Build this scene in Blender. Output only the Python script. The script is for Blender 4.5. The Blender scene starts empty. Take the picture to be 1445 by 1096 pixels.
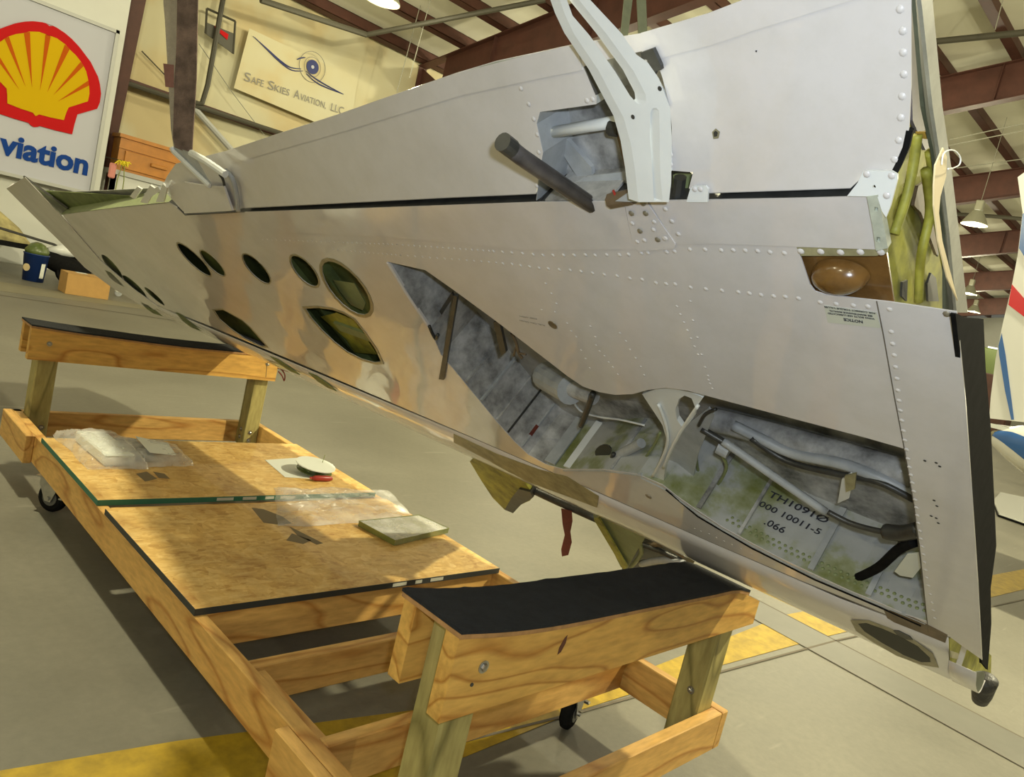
import bpy, bmesh, math, random
from mathutils import Vector, Matrix, noise
from mathutils.geometry import tessellate_polygon
random.seed(7)
S = bpy.context.scene
C = S.collection
PI = math.pi

# ---------------------------------------------------------------- camera
cd = bpy.data.cameras.new('camera'); cam = bpy.data.objects.new('camera', cd); C.objects.link(cam)
cd.sensor_width = 36.0; cd.lens = 26.7691; cd.clip_start = 0.05; cd.clip_end = 300
cam.matrix_world = Matrix(([[0.690272,-0.074893,-0.719664,-0.957699],[-0.685485,0.250668,-0.683575,-0.891812],[0.231592,0.965172,0.121692,1.360987],[0,0,0,1]]))
S.camera = cam
S.view_settings.view_transform = 'Standard'; S.view_settings.look = 'None'
S.view_settings.gamma = 1.0; S.view_settings.use_curve_mapping = False
S.view_settings.exposure = -1.16
# ---------------------------------------------------------------- light
W = bpy.data.worlds.new('world'); S.world = W; W.use_nodes = True
W.node_tree.nodes['Background'].inputs[0].default_value = (0.9, 0.88, 0.7, 1)
W.node_tree.nodes['Background'].inputs[1].default_value = 0.3
LAMP_COL = (1.0, 0.92, 0.62)
def lamp_light(x, y, z, power, r=0.13):
    # bare refractor lamps: they throw light down and up to the roof alike
    l = bpy.data.lights.new('high_bay_light', 'POINT'); l.shadow_soft_size = r; l.energy = power; l.color = LAMP_COL
    o = bpy.data.objects.new('high_bay_light', l); o.location = (x, y, z); C.objects.link(o)
LAMPS = [(-0.25, 2.9), (5.2, -1.8), (-0.5, 8.6), (6.4, 11.2), (13.3, 4.9), (20.3, 5.2), (34.2, 8.6), (13.3, 11.2), (-7.5, 4.0),
         (-7.5, -4.5), (0.5, -8.0), (7.5, -7.5), (14.5, -4.0), (27.3, -1.5), (27.3, 9.5), (21, -8), (41, 0), (41, 10), (-14.5, 2.0), (-14.5, -6.0)]  # last two, far left, are unseen lamps added to brighten the wing underside
LZ = 5.65
POW = {18: 1500, 19: 1200, 0: 2150, 1: 5000, 2: 250, 3: 330, 4: 1300, 8: 450, 9: 150, 10: 900, 11: 350}
for i, (x, y) in enumerate(LAMPS):
    lamp_light(x, y, LZ-0.16, POW.get(i, 1300))
# the camera's own flash, a hand's width above the lens
fl = bpy.data.lights.new('camera_flash', 'AREA'); fl.shape = 'DISK'; fl.size = 0.035; fl.energy = 23; fl.color = (0.78, 0.88, 1.0)
fo = bpy.data.objects.new('camera_flash', fl); C.objects.link(fo)
fo.matrix_world = cam.matrix_world @ Matrix.Translation((0.045, 0.055, 0.01))

# ---------------------------------------------------------------- materials
def nt(name):
    m = bpy.data.materials.new(name); m.use_nodes = True
    t = m.node_tree; b = t.nodes['Principled BSDF']
    return m, t, b
def N(t, typ, **kw):
    n = t.nodes.new(typ)
    for k, v in kw.items():
        if k in n.inputs: n.inputs[k].default_value = v
        else: setattr(n, k, v)
    return n
def plain(name, col, rough=0.5, metal=0.0, noise_amt=0.0, scale=8, coat=0.0, bump=0.0, bscale=60, emit=0, spec=None):
    m, t, b = nt(name)
    b.inputs['Base Color'].default_value = (*col, 1); b.inputs['Roughness'].default_value = rough; b.inputs['Metallic'].default_value = metal
    if coat: b.inputs['Coat Weight'].default_value = coat; b.inputs['Coat Roughness'].default_value = 0.15
    if spec is not None: b.inputs['Specular IOR Level'].default_value = spec
    if emit:
        b.inputs['Emission Color'].default_value = (*col, 1); b.inputs['Emission Strength'].default_value = emit
    if noise_amt or bump:
        tc = N(t, 'ShaderNodeTexCoord')
    if noise_amt:
        no = N(t, 'ShaderNodeTexNoise', Scale=scale, Detail=5.0, Roughness=0.65)
        t.links.new(tc.outputs['Object'], no.inputs['Vector'])
        mp = N(t, 'ShaderNodeMapRange'); mp.inputs[1].default_value = 0.3; mp.inputs[2].default_value = 0.7
        mp.inputs[3].default_value = 1-noise_amt; mp.inputs[4].default_value = 1+noise_amt*0.5
        t.links.new(no.outputs['Fac'], mp.inputs[0])
        mx = N(t, 'ShaderNodeVectorMath', operation='SCALE'); mx.inputs[0].default_value = col
        t.links.new(mp.outputs[0], mx.inputs['Scale']); t.links.new(mx.outputs[0], b.inputs['Base Color'])
    if bump:
        n2 = N(t, 'ShaderNodeTexNoise', Scale=bscale, Detail=3.0)
        t.links.new(tc.outputs['Object'], n2.inputs['Vector'])
        bp = N(t, 'ShaderNodeBump', Strength=bump, Distance=0.01)
        t.links.new(n2.outputs['Fac'], bp.inputs['Height']); t.links.new(bp.outputs[0], b.inputs['Normal'])
    return m
def mixcol(t, fac, a, b_, blend='MIX'):
    mx = N(t, 'ShaderNodeMix', data_type='RGBA', blend_type=blend)
    for i, v in ((0, fac), (6, a), (7, b_)):
        if hasattr(v, 'links') or hasattr(v, 'is_output'): t.links.new(v, mx.inputs[i])
        elif i == 0: mx.inputs[0].default_value = v
        else: mx.inputs[i].default_value = (*v, 1)
    return mx.outputs[2]
def ramp(t, inp, stops):
    r = N(t, 'ShaderNodeValToRGB'); e = r.color_ramp.elements
    e[0].position, e[0].color = stops[0][0], (*stops[0][1], 1); e[1].position, e[1].color = stops[-1][0], (*stops[-1][1], 1)
    for p, c in stops[1:-1]:
        x = e.new(p); x.color = (*c, 1)
    t.links.new(inp, r.inputs[0]); return r.outputs[0]
def wood(name, axis, light, dark, wig=1.0, rings=9.0, rough=0.55):
    m, t, b = nt(name)
    tc = N(t, 'ShaderNodeTexCoord'); mp = N(t, 'ShaderNodeMapping')
    sc = {'x': (0.22, 1, 1), 'y': (1, 0.22, 1), 'z': (1, 1, 0.22)}[axis]
    mp.inputs['Scale'].default_value = sc
    oi = N(t, 'ShaderNodeObjectInfo'); ad = N(t, 'ShaderNodeVectorMath', operation='ADD')
    sv = N(t, 'ShaderNodeMath', operation='MULTIPLY'); sv.inputs[1].default_value = 7.3
    t.links.new(oi.outputs['Random'], sv.inputs[0])
    t.links.new(tc.outputs['Object'], mp.inputs[0]); t.links.new(mp.outputs[0], ad.inputs[0]); t.links.new(sv.outputs[0], ad.inputs[1])
    n1 = N(t, 'ShaderNodeTexNoise', Scale=3.5*wig, Detail=2.0, Roughness=0.45)
    t.links.new(ad.outputs[0], n1.inputs[0])
    mm = N(t, 'ShaderNodeMath', operation='MULTIPLY'); mm.inputs[1].default_value = rings
    t.links.new(n1.outputs['Fac'], mm.inputs[0])
    fr = N(t, 'ShaderNodeMath', operation='FRACT'); t.links.new(mm.outputs[0], fr.inputs[0])
    n2 = N(t, 'ShaderNodeTexNoise', Scale=70.0, Detail=3.0)
    t.links.new(ad.outputs[0], n2.inputs[0])
    base = ramp(t, fr.outputs[0], [(0.0, dark), (0.12, [(x*0.7+y*0.3) for x, y in zip(light, dark)]), (0.5, light), (0.86, light), (1.0, dark)])
    fine = ramp(t, n2.outputs['Fac'], [(0.3, (0.78, 0.76, 0.72)), (0.7, (1.05, 1.05, 1.05))])
    col = mixcol(t, 1.0, base, fine, 'MULTIPLY')
    # knots
    vo = N(t, 'ShaderNodeTexVoronoi', Scale=4.2); t.links.new(ad.outputs[0], vo.inputs['Vector'])
    k = ramp(t, vo.outputs['Distance'], [(0.03, (1, 1, 1)), (0.075, (0, 0, 0))])
    wn = N(t, 'ShaderNodeTexWhiteNoise'); t.links.new(vo.outputs['Color'], wn.inputs[0])
    gt = N(t, 'ShaderNodeMath', operation='GREATER_THAN'); gt.inputs[1].default_value = 0.55; t.links.new(wn.outputs['Value'], gt.inputs[0])
    kk = N(t, 'ShaderNodeMath', operation='MULTIPLY'); t.links.new(k, kk.inputs[0]); t.links.new(gt.outputs[0], kk.inputs[1])
    col = mixcol(t, kk.outputs[0], col, (0.13, 0.05, 0.015))
    t.links.new(col, b.inputs['Base Color']); b.inputs['Roughness'].default_value = rough
    bp = N(t, 'ShaderNodeBump', Strength=0.25, Distance=0.002); t.links.new(n2.outputs['Fac'], bp.inputs['Height']); t.links.new(bp.outputs[0], b.inputs['Normal'])
    return m
M = {}
PINE_L, PINE_D = (0.72, 0.43, 0.125), (0.48, 0.22, 0.045)
for ax in 'xyz':
    M['pine_'+ax] = wood('pine_'+ax, ax, PINE_L, PINE_D)
M['pine_board'] = wood('pine_board', 'x', (0.74, 0.43, 0.10), (0.46, 0.20, 0.03), wig=1.15, rings=13)
M['post'] = wood('treated_post', 'z', (0.42, 0.36, 0.13), (0.22, 0.19, 0.06), rings=7)
M['ply'] = plain('plywood', (0.45, 0.24, 0.09), 0.7, noise_amt=0.3, scale=30)
def osb():
    m, t, b = nt('oriented_strand_board')
    tc = N(t, 'ShaderNodeTexCoord')
    nz = N(t, 'ShaderNodeTexNoise', Scale=14.0, Detail=2.0); t.links.new(tc.outputs['Object'], nz.inputs[0])
    wv = N(t, 'ShaderNodeVectorMath', operation='SCALE'); wv.inputs['Scale'].default_value = 0.035; t.links.new(nz.outputs['Color'], wv.inputs[0])
    wa = N(t, 'ShaderNodeVectorMath', operation='ADD'); t.links.new(tc.outputs['Object'], wa.inputs[0]); t.links.new(wv.outputs[0], wa.inputs[1])
    cc = None
    for k, (sc, ang) in enumerate((((12, 60, 1), 0.3), ((15, 55, 1), -0.5), ((45, 16, 1), 0.1), ((20, 70, 1), 1.1))):
        mp = N(t, 'ShaderNodeMapping'); mp.inputs['Scale'].default_value = sc; mp.inputs['Rotation'].default_value = (0, 0, ang); mp.inputs['Location'].default_value = (k*3.1, k, 0)
        t.links.new(wa.outputs[0], mp.inputs[0])
        v = N(t, 'ShaderNodeTexVoronoi', Scale=1.0); t.links.new(mp.outputs[0], v.inputs['Vector'])
        if cc is None: cc = v.outputs['Color']
        else:
            n1 = N(t, 'ShaderNodeTexNoise', Scale=11.0+4*k, Detail=3.0); n1.noise_dimensions = '4D'; n1.inputs['W'].default_value = k*2.7
            t.links.new(tc.outputs['Object'], n1.inputs[0])
            sel = ramp(t, n1.outputs['Fac'], [(0.48, (0, 0, 0)), (0.56, (1, 1, 1))])
            cc = mixcol(t, sel, cc, v.outputs['Color'])
    sx = N(t, 'ShaderNodeSeparateColor'); t.links.new(cc, sx.inputs[0])
    col = ramp(t, sx.outputs[0], [(0.0, (0.50, 0.28, 0.07)), (0.10, (0.60, 0.36, 0.10)), (0.5, (0.68, 0.44, 0.14)), (1.0, (0.76, 0.54, 0.21))])
    n2 = N(t, 'ShaderNodeTexNoise', Scale=4.0, Detail=6.0, Roughness=0.7); t.links.new(tc.outputs['Object'], n2.inputs[0])
    st = ramp(t, n2.outputs['Fac'], [(0.33, (0.66, 0.58, 0.5)), (0.55, (1, 1, 1))])
    col = mixcol(t, 1.0, col, st, 'MULTIPLY')
    t.links.new(col, b.inputs['Base Color']); b.inputs['Roughness'].default_value = 0.5
    bp = N(t, 'ShaderNodeBump', Strength=0.2, Distance=0.002); t.links.new(sx.outputs[1], bp.inputs['Height']); t.links.new(bp.outputs[0], b.inputs['Normal'])
    return m
M['osb'] = osb()
def floor_mat():
    m, t, b = nt('concrete_floor')
    tc = N(t, 'ShaderNodeTexCoord')
    n1 = N(t, 'ShaderNodeTexNoise', Scale=0.9, Detail=8.0, Roughness=0.62); t.links.new(tc.outputs['Object'], n1.inputs[0])
    n2 = N(t, 'ShaderNodeTexNoise', Scale=30.0, Detail=4.0, Roughness=0.7); t.links.new(tc.outputs['Object'], n2.inputs[0])
    c1 = ramp(t, n1.outputs['Fac'], [(0.3, (0.135, 0.129, 0.100)), (0.55, (0.180, 0.171, 0.133)), (0.75, (0.225, 0.213, 0.166))])
    c2 = ramp(t, n2.outputs['Fac'], [(0.3, (0.90, 0.90, 0.90)), (0.7, (1.05, 1.05, 1.05))])
    col = mixcol(t, 1.0, c1, c2, 'MULTIPLY')
    # scuffs: long, stretched light streaks
    mp = N(t, 'ShaderNodeMapping'); mp.inputs['Scale'].default_value = (1.5, 14, 1); mp.inputs['Rotation'].default_value = (0, 0, 0.5)
    t.links.new(tc.outputs['Object'], mp.inputs[0])
    n3 = N(t, 'ShaderNodeTexNoise', Scale=1.0, Detail=3.0); t.links.new(mp.outputs[0], n3.inputs[0])
    s = ramp(t, n3.outputs['Fac'], [(0.66, (0, 0, 0)), (0.74, (0.5, 0.5, 0.5))])
    col = mixcol(t, s, col, (0.29, 0.278, 0.22))
    t.links.new(col, b.inputs['Base Color'])
    r = N(t, 'ShaderNodeMapRange'); r.inputs[3].default_value = 0.38; r.inputs[4].default_value = 0.62
    t.links.new(n1.outputs['Fac'], r.inputs[0]); t.links.new(r.outputs[0], b.inputs['Roughness'])
    bp = N(t, 'ShaderNodeBump', Strength=0.12, Distance=0.004); t.links.new(n2.outputs['Fac'], bp.inputs['Height']); t.links.new(bp.outputs[0], b.inputs['Normal'])
    return m
M['floor'] = floor_mat()
M['yellow_line'] = plain('yellow_floor_paint', (0.42, 0.28, 0.012), 0.55, noise_amt=0.35, scale=14)
M['groove'] = plain('joint_filler', (0.13, 0.11, 0.08), 0.8)
M['concrete_band'] = plain('smooth_concrete_band', (0.145, 0.141, 0.115), 0.5, noise_amt=0.12, scale=4)
def skin_mat(name, col, rough, stain, sscale):
    m, t, b = nt(name)
    tc = N(t, 'ShaderNodeTexCoord')
    n1 = N(t, 'ShaderNodeTexNoise', Scale=sscale, Detail=4.0, Roughness=0.5); t.links.new(tc.outputs['Object'], n1.inputs[0])
    s = ramp(t, n1.outputs['Fac'], [(0.35, stain), (0.62, (1, 1, 1))])
    n3 = N(t, 'ShaderNodeTexNoise', Scale=14.0, Detail=6.0, Roughness=0.7); t.links.new(tc.outputs['Object'], n3.inputs[0])
    d = ramp(t, n3.outputs['Fac'], [(0.3, (0.93, 0.93, 0.91)), (0.6, (1, 1, 1))])
    col = mixcol(t, 1.0, mixcol(t, 1.0, col, s, 'MULTIPLY'), d, 'MULTIPLY')
    t.links.new(col, b.inputs['Base Color']); b.inputs['Roughness'].default_value = rough
    b.inputs['Coat Weight'].default_value = 1.0; b.inputs['Coat Roughness'].default_value = 0.05; b.inputs['Coat IOR'].default_value = 1.6
    n2 = N(t, 'ShaderNodeTexNoise', Scale=2.6, Detail=1.5); t.links.new(tc.outputs['Object'], n2.inputs[0])
    bp = N(t, 'ShaderNodeBump', Strength=0.35, Distance=0.02); t.links.new(n2.outputs['Fac'], bp.inputs['Height']); t.links.new(bp.outputs[0], b.inputs['Normal'])
    t.links.new(bp.outputs[0], b.inputs['Coat Normal'])
    return m
M['skin'] = skin_mat('grey_painted_skin', (0.72, 0.70, 0.70), 0.36, (0.90, 0.88, 0.85), 1.6)
M['worn'] = skin_mat('worn_dirty_grey_paint', (0.50, 0.50, 0.44), 0.5, (0.72, 0.74, 0.62), 5.0)
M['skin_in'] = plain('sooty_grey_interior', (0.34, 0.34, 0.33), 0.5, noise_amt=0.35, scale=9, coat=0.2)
def grime():
    m, t, b = nt('bay_wall_paint')
    tc = N(t, 'ShaderNodeTexCoord')
    n1 = N(t, 'ShaderNodeTexNoise', Scale=7.0, Detail=5.0, Roughness=0.6); t.links.new(tc.outputs['Object'], n1.inputs[0])
    col = ramp(t, n1.outputs['Fac'], [(0.36, (0.17, 0.19, 0.05)), (0.47, (0.30, 0.32, 0.20)), (0.54, (0.40, 0.41, 0.39)), (0.7, (0.46, 0.47, 0.46))])
    t.links.new(col, b.inputs['Base Color']); b.inputs['Roughness'].default_value = 0.45
    return m
M['bay_green'] = grime()
M['bay_grey'] = plain('bay_grey_paint', (0.42, 0.42, 0.41), 0.5, noise_amt=0.75, scale=13, coat=0.2)
M['primer'] = plain('yellow_green_primer', (0.36, 0.35, 0.05), 0.55, noise_amt=0.6, scale=14)
M['primer_dk'] = plain('dull_green_primer', (0.23, 0.27, 0.12), 0.5, noise_amt=0.25, scale=12)
M['shadow_green'] = plain('dark_green_shade', (.07, .085, .06), .5, noise_amt=.4, scale=12)  # dark green that paints shade onto the root end
M['primer_brown'] = plain('brown_stained_primer', (0.17, 0.12, 0.07), 0.45, noise_amt=0.5, scale=14)
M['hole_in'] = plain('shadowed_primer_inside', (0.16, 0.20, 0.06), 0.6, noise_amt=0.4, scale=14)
M['rim'] = plain('worn_rim_metal', (0.34, 0.31, 0.20), 0.35, metal=0.3, noise_amt=0.3, scale=30)
M['white_metal'] = plain('white_painted_bracket', (0.74, 0.76, 0.74), 0.35, noise_amt=0.06, scale=10, coat=0.3)
M['grey_metal'] = plain('grey_painted_metal', (0.42, 0.44, 0.45), 0.4, noise_amt=0.2, scale=18)
M['steel'] = plain('bare_steel', (0.45, 0.44, 0.40), 0.3, metal=0.9, noise_amt=0.2, scale=30)
M['dark_metal'] = plain('greasy_metal_and_shade', (0.06, 0.06, 0.055), 0.4, metal=0.3, noise_amt=0.4, scale=25)  # also colours the flap gap and bay edge dark in place of shade
M['black'] = plain('black_rubber', (0.012, 0.012, 0.012), 0.85, noise_amt=0.4, scale=30, spec=0.04)
M['black_soft'] = plain('charcoal_end_cap', (0.06, 0.058, 0.055), 0.5, noise_amt=0.5, scale=25, bump=0.5, bscale=50)
M['carpet'] = plain('black_carpet_pad', (0.016, 0.018, 0.021), 0.95, noise_amt=0.4, scale=25, bump=0.8, bscale=400)
M['red'] = plain('red_plastic', (0.33, 0.03, 0.02), 0.35)
M['red_web'] = plain('red_webbing', (0.16, 0.025, 0.018), 0.8, noise_amt=0.3, scale=60)
M['amber'] = plain('amber_brown_fairing', (0.17, 0.085, 0.022), 0.25, noise_amt=0.5, scale=16, coat=0.8)
M['olive_tone'] = plain('olive_flange_and_lit_skin', (0.36, 0.33, 0.18), 0.5, noise_amt=0.4, scale=20)
M['strap_dk'] = plain('sooty_brown_webbing', (0.22, 0.15, 0.12), 0.85, noise_amt=0.75, scale=11, bump=0.6, bscale=350)
M['strap_lt'] = plain('grey_webbing', (0.42, 0.37, 0.28), 0.85, noise_amt=0.25, scale=15, bump=0.5, bscale=350)
M['strap_gn'] = plain('olive_webbing', (0.15, 0.16, 0.09), 0.85, noise_amt=0.3, scale=20)
M['tag'] = plain('manila_card', (0.72, 0.58, 0.32), 0.7, noise_amt=0.1, scale=12)
M['string'] = plain('white_string', (0.8, 0.8, 0.72), 0.8)
M['ink'] = plain('black_marker_ink', (0.02, 0.02, 0.03), 0.6)
M['placard'] = plain('pale_green_placard', (0.56, 0.57, 0.47), 0.5)
M['beam'] = plain('red_oxide_steel', (0.085, 0.030, 0.020), 0.6, noise_amt=0.25, scale=3)
M['roof'] = plain('white_faced_roof_insulation', (0.78, 0.77, 0.62), 0.85, noise_amt=0.06, scale=0.8, bump=0.15, bscale=2)
def wall_mat():
    m, t, b = nt('vinyl_faced_wall_insulation')
    tc = N(t, 'ShaderNodeTexCoord'); n1 = N(t, 'ShaderNodeTexNoise', Scale=0.8, Detail=3.0); t.links.new(tc.outputs['Object'], n1.inputs[0])
    col = ramp(t, n1.outputs['Fac'], [(0.38, (0.60, 0.50, 0.28)), (0.5, (0.62, 0.57, 0.37)), (0.7, (0.64, 0.61, 0.43))])
    t.links.new(col, b.inputs['Base Color']); b.inputs['Roughness'].default_value = 0.85
    return m
M['wall'] = wall_mat()
M['white_wall'] = plain('white_partition', (0.66, 0.67, 0.62), 0.6, noise_amt=0.04, scale=2)
M['sign_white'] = plain('sign_face_white', (0.52, 0.53, 0.60), 0.6, spec=0.15)
M['sign_frame'] = plain('sign_frame_grey', (0.45, 0.46, 0.44), 0.4)
M['sign_red'] = plain('sign_red', (0.52, 0.008, 0.01), 0.6, spec=0.1)
M['sign_yellow'] = plain('sign_yellow', (0.62, 0.40, 0.0), 0.6, spec=0.1)
M['sign_orange'] = plain('sign_orange_rib', (0.50, 0.09, 0.0), 0.6, spec=0.1)
M['sign_blue'] = plain('sign_blue', (0.008, 0.05, 0.27), 0.6, spec=0.1)
M['banner'] = plain('cream_banner', (0.72, 0.68, 0.46), 0.8)
M['grey_ink'] = plain('grey_print', (0.28, 0.27, 0.24), 0.7)
M['navy'] = plain('navy_print', (0.03, 0.04, 0.16), 0.6)
M['cabinet'] = plain('orange_varnished_wood', (0.50, 0.20, 0.025), 0.4, noise_amt=0.2, scale=5, coat=0.3)
M['pipe'] = plain('dark_iron_pipe', (0.07, 0.065, 0.045), 0.6)
M['wire'] = plain('wire_grey', (0.30, 0.30, 0.24), 0.6)
M['shade'] = plain('lamp_shade_metal', (0.40, 0.40, 0.30), 0.4, metal=0.3)
M['bulb'] = plain('glowing_lamp_lens', (1.0, 0.98, 0.9), 0.4, emit=7)
M['green_edge'] = plain('green_painted_edge', (0.03, 0.16, 0.10), 0.5)
M['dark_edge'] = plain('dark_painted_edge', (0.03, 0.035, 0.035), 0.5)
M['pale'] = plain('pale_edge_mark', (0.55, 0.55, 0.45), 0.6)
M['stamp'] = plain('faded_stamp_ink', (0.16, 0.12, 0.06), 0.7)
M['blue_bucket'] = plain('blue_plastic', (0.008, 0.035, 0.17), 0.35)
M['cardboard'] = plain('cardboard', (0.50, 0.29, 0.09), 0.8, noise_amt=0.1, scale=8)
M['tarp'] = plain('mottled_tan_cover', (0.44, 0.38, 0.17), 0.8, noise_amt=0.5, scale=6, bump=0.8, bscale=9)
M['ac_white'] = plain('gloss_white_paint', (0.62, 0.63, 0.60), 0.25, coat=0.5)
M['ac_red'] = plain('gloss_red_paint', (0.50, 0.006, 0.012), 0.25, coat=0.5)
M['ac_blue'] = plain('gloss_blue_paint', (0.03, 0.11, 0.33), 0.25, coat=0.5)
M['paper'] = plain('white_paper', (0.74, 0.77, 0.70), 0.6)
M['dark_green'] = plain('dark_green_part', (0.10, 0.14, 0.03), 0.4, noise_amt=0.4, scale=40, coat=0.4)
M['green_panel'] = plain('wrapped_green_panel', (0.16, 0.18, 0.04), 0.2, noise_amt=0.3, scale=15, coat=1.0)
M['flower'] = plain('yellow_ribbon', (0.8, 0.66, 0.02), 0.6)
M['stem'] = plain('green_cord', (0.22, 0.26, 0.05), 0.6)
M['pink'] = plain('pink_fabric', (0.75, 0.30, 0.25), 0.7)
M['daylight'] = plain('daylit_window_pane', (1.0, 1.0, 0.96), 0.4, emit=3)
def plastic_film():
    m, t, b = nt('clear_plastic_film')
    out = t.nodes['Material Output']
    b.inputs['Base Color'].default_value = (0.8, 0.8, 0.78, 1); b.inputs['Roughness'].default_value = 0.2
    tr = N(t, 'ShaderNodeBsdfTransparent'); mx = N(t, 'ShaderNodeMixShader')
    tc = N(t, 'ShaderNodeTexCoord'); n1 = N(t, 'ShaderNodeTexNoise', Scale=12.0, Detail=3.0); t.links.new(tc.outputs['Object'], n1.inputs[0])
    r = N(t, 'ShaderNodeMapRange'); r.inputs[1].default_value = 0.3; r.inputs[2].default_value = 0.7; r.inputs[3].default_value = 0.18; r.inputs[4].default_value = 0.55
    t.links.new(n1.outputs['Fac'], r.inputs[0]); t.links.new(r.outputs[0], mx.inputs[0])
    t.links.new(tr.outputs[0], mx.inputs[1]); t.links.new(b.outputs[0], mx.inputs[2]); t.links.new(mx.outputs[0], out.inputs[0])
    return m
M['film'] = plastic_film()

# ---------------------------------------------------------------- mesh helpers
def obj(name, bm, mat, parent=None, smooth=False):
    me = bpy.data.meshes.new(name); bm.normal_update(); bm.to_mesh(me); bm.free()
    me.materials.append(M[mat] if isinstance(mat, str) else mat)
    if smooth:
        for p in me.polygons: p.use_smooth = True
    o = bpy.data.objects.new(name, me); C.objects.link(o)
    if parent: o.parent = parent
    return o
def tag(o, label, cat, group=None, kind=None):
    o['label'] = label; o['category'] = cat
    if group: o['group'] = group
    if kind: o['kind'] = kind
    return o
def thing(name, loc, label, cat, group=None):
    o = bpy.data.objects.new(name, None); C.objects.link(o); o.location = loc; o.empty_display_size = 0.1
    return tag(o, label, cat, group)
def struct(o):
    o['kind'] = 'structure'; return o
def add_box(bm, lo, hi, bev=0.0):
    vs = [bm.verts.new((x, y, z)) for x in (lo[0], hi[0]) for y in (lo[1], hi[1]) for z in (lo[2], hi[2])]
    fs = [(0, 1, 3, 2), (4, 6, 7, 5), (0, 4, 5, 1), (2, 3, 7, 6), (0, 2, 6, 4), (1, 5, 7, 3)]
    ff = [bm.faces.new([vs[i] for i in f]) for f in fs]
    if bev:
        es = list({e for f in ff for e in f.edges})
        bmesh.ops.bevel(bm, geom=es, offset=bev, segments=1, affect='EDGES')
    return bm
def box(lo, hi, bev=0.0): return add_box(bmesh.new(), lo, hi, bev)
def add_tube(bm, pts, r, n=8, caps=True):
    pts = [Vector(p) for p in pts]; rings = []
    rr_ = r if isinstance(r, (list, tuple)) else [r]*len(pts)
    prev = None
    for i, p in enumerate(pts):
        d = (pts[min(i+1, len(pts)-1)] - pts[max(i-1, 0)]).normalized()
        u = prev if prev is not None else (Vector((0, 0, 1)) if abs(d.z) < 0.9 else Vector((1, 0, 0)))
        u = (u - d*u.dot(d)).normalized(); prev = u; v = d.cross(u)
        rings.append([bm.verts.new(p + (u*math.cos(a) + v*math.sin(a))*rr_[i]) for a in [2*PI*k/n for k in range(n)]])
    for a, b in zip(rings, rings[1:]):
        for k in range(n): bm.faces.new((a[k], a[(k+1) % n], b[(k+1) % n], b[k]))
    if caps: bm.faces.new(rings[0][::-1]); bm.faces.new(rings[-1])
    return bm
def tube(pts, r, n=8): return add_tube(bmesh.new(), pts, r, n)
def smoothpath(pts, k=5):
    pts = [Vector(p) for p in pts]; out = []
    for i in range(len(pts)-1):
        p0, p1, p2, p3 = pts[max(i-1, 0)], pts[i], pts[i+1], pts[min(i+2, len(pts)-1)]
        for j in range(k):
            t = j/k
            out.append(0.5*((2*p1)+(p2-p0)*t+(2*p0-5*p1+4*p2-p3)*t*t+(3*p1-p0-3*p2+p3)*t**3))
    out.append(pts[-1]); return out
def add_plate(bm, pts, thick, holes=(), z=0.0):
    """flat plate: outline + holes (3D points), extruded by the vector thick"""
    fix = lambda l: [Vector((p[0], p[1], p[2] if len(p) > 2 else z)) for p in l]
    loops = [fix(pts)] + [fix(h) for h in holes]
    tris = tessellate_polygon(loops)
    flat = [p for l in loops for p in l]; th = Vector(thick)
    # keep the winding facing away from the thickness direction
    a = [bm.verts.new(p) for p in flat]; b = [bm.verts.new(p + th) for p in flat]
    for t in tris:
        p, q, r = (flat[i] for i in t); n = (q-p).cross(r-p)
        if n.length < 1e-12: continue
        t = t if n.dot(th) < 0 else t[::-1]
        try:
            bm.faces.new([a[i] for i in t]); bm.faces.new([b[i] for i in t[::-1]])
        except ValueError: pass
    k = 0
    for l in loops:
        n = len(l)
        for i in range(n):
            try: bm.faces.new((a[k+i], a[k+(i+1) % n], b[k+(i+1) % n], b[k+i]))
            except ValueError: pass
        k += n
    return bm
def plate(pts, thick, holes=(), z=0.0):
    bm = add_plate(bmesh.new(), pts, thick, holes, z)
    bmesh.ops.recalc_face_normals(bm, faces=bm.faces); return bm
def ribbon(pts, vec, thick):
    """wall standing on a polyline: swept along vec, with a thickness vector"""
    bm = bmesh.new(); pts = [Vector(p) for p in pts]; vec = Vector(vec); th = Vector(thick)
    L = [[bm.verts.new(p), bm.verts.new(p+vec), bm.verts.new(p+vec+th), bm.verts.new(p+th)] for p in pts]
    for a, b in zip(L, L[1:]):
        for k in range(4): bm.faces.new((a[k], a[(k+1) % 4], b[(k+1) % 4], b[k]))
    bm.faces.new(L[0]); bm.faces.new(L[-1][::-1])
    bmesh.ops.recalc_face_normals(bm, faces=bm.faces); return bm
def add_dome(bm, c, r, h, n=8, nrm=None):
    c = Vector(c); q = (Vector(nrm).to_track_quat('Z', 'Y') if nrm is not None else None)
    def w(v): return c + (q @ Vector(v) if q else Vector(v))
    r1 = [bm.verts.new(w((r*math.cos(2*PI*k/n), r*math.sin(2*PI*k/n), 0))) for k in range(n)]
    r2 = [bm.verts.new(w((r*.72*math.cos(2*PI*k/n), r*.72*math.sin(2*PI*k/n), h*.75))) for k in range(n)]
    t = bm.verts.new(w((0, 0, h)))
    for k in range(n):
        bm.faces.new((r1[k], r1[(k+1) % n], r2[(k+1) % n], r2[k])); bm.faces.new((r2[k], r2[(k+1) % n], t))
    return bm
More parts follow.
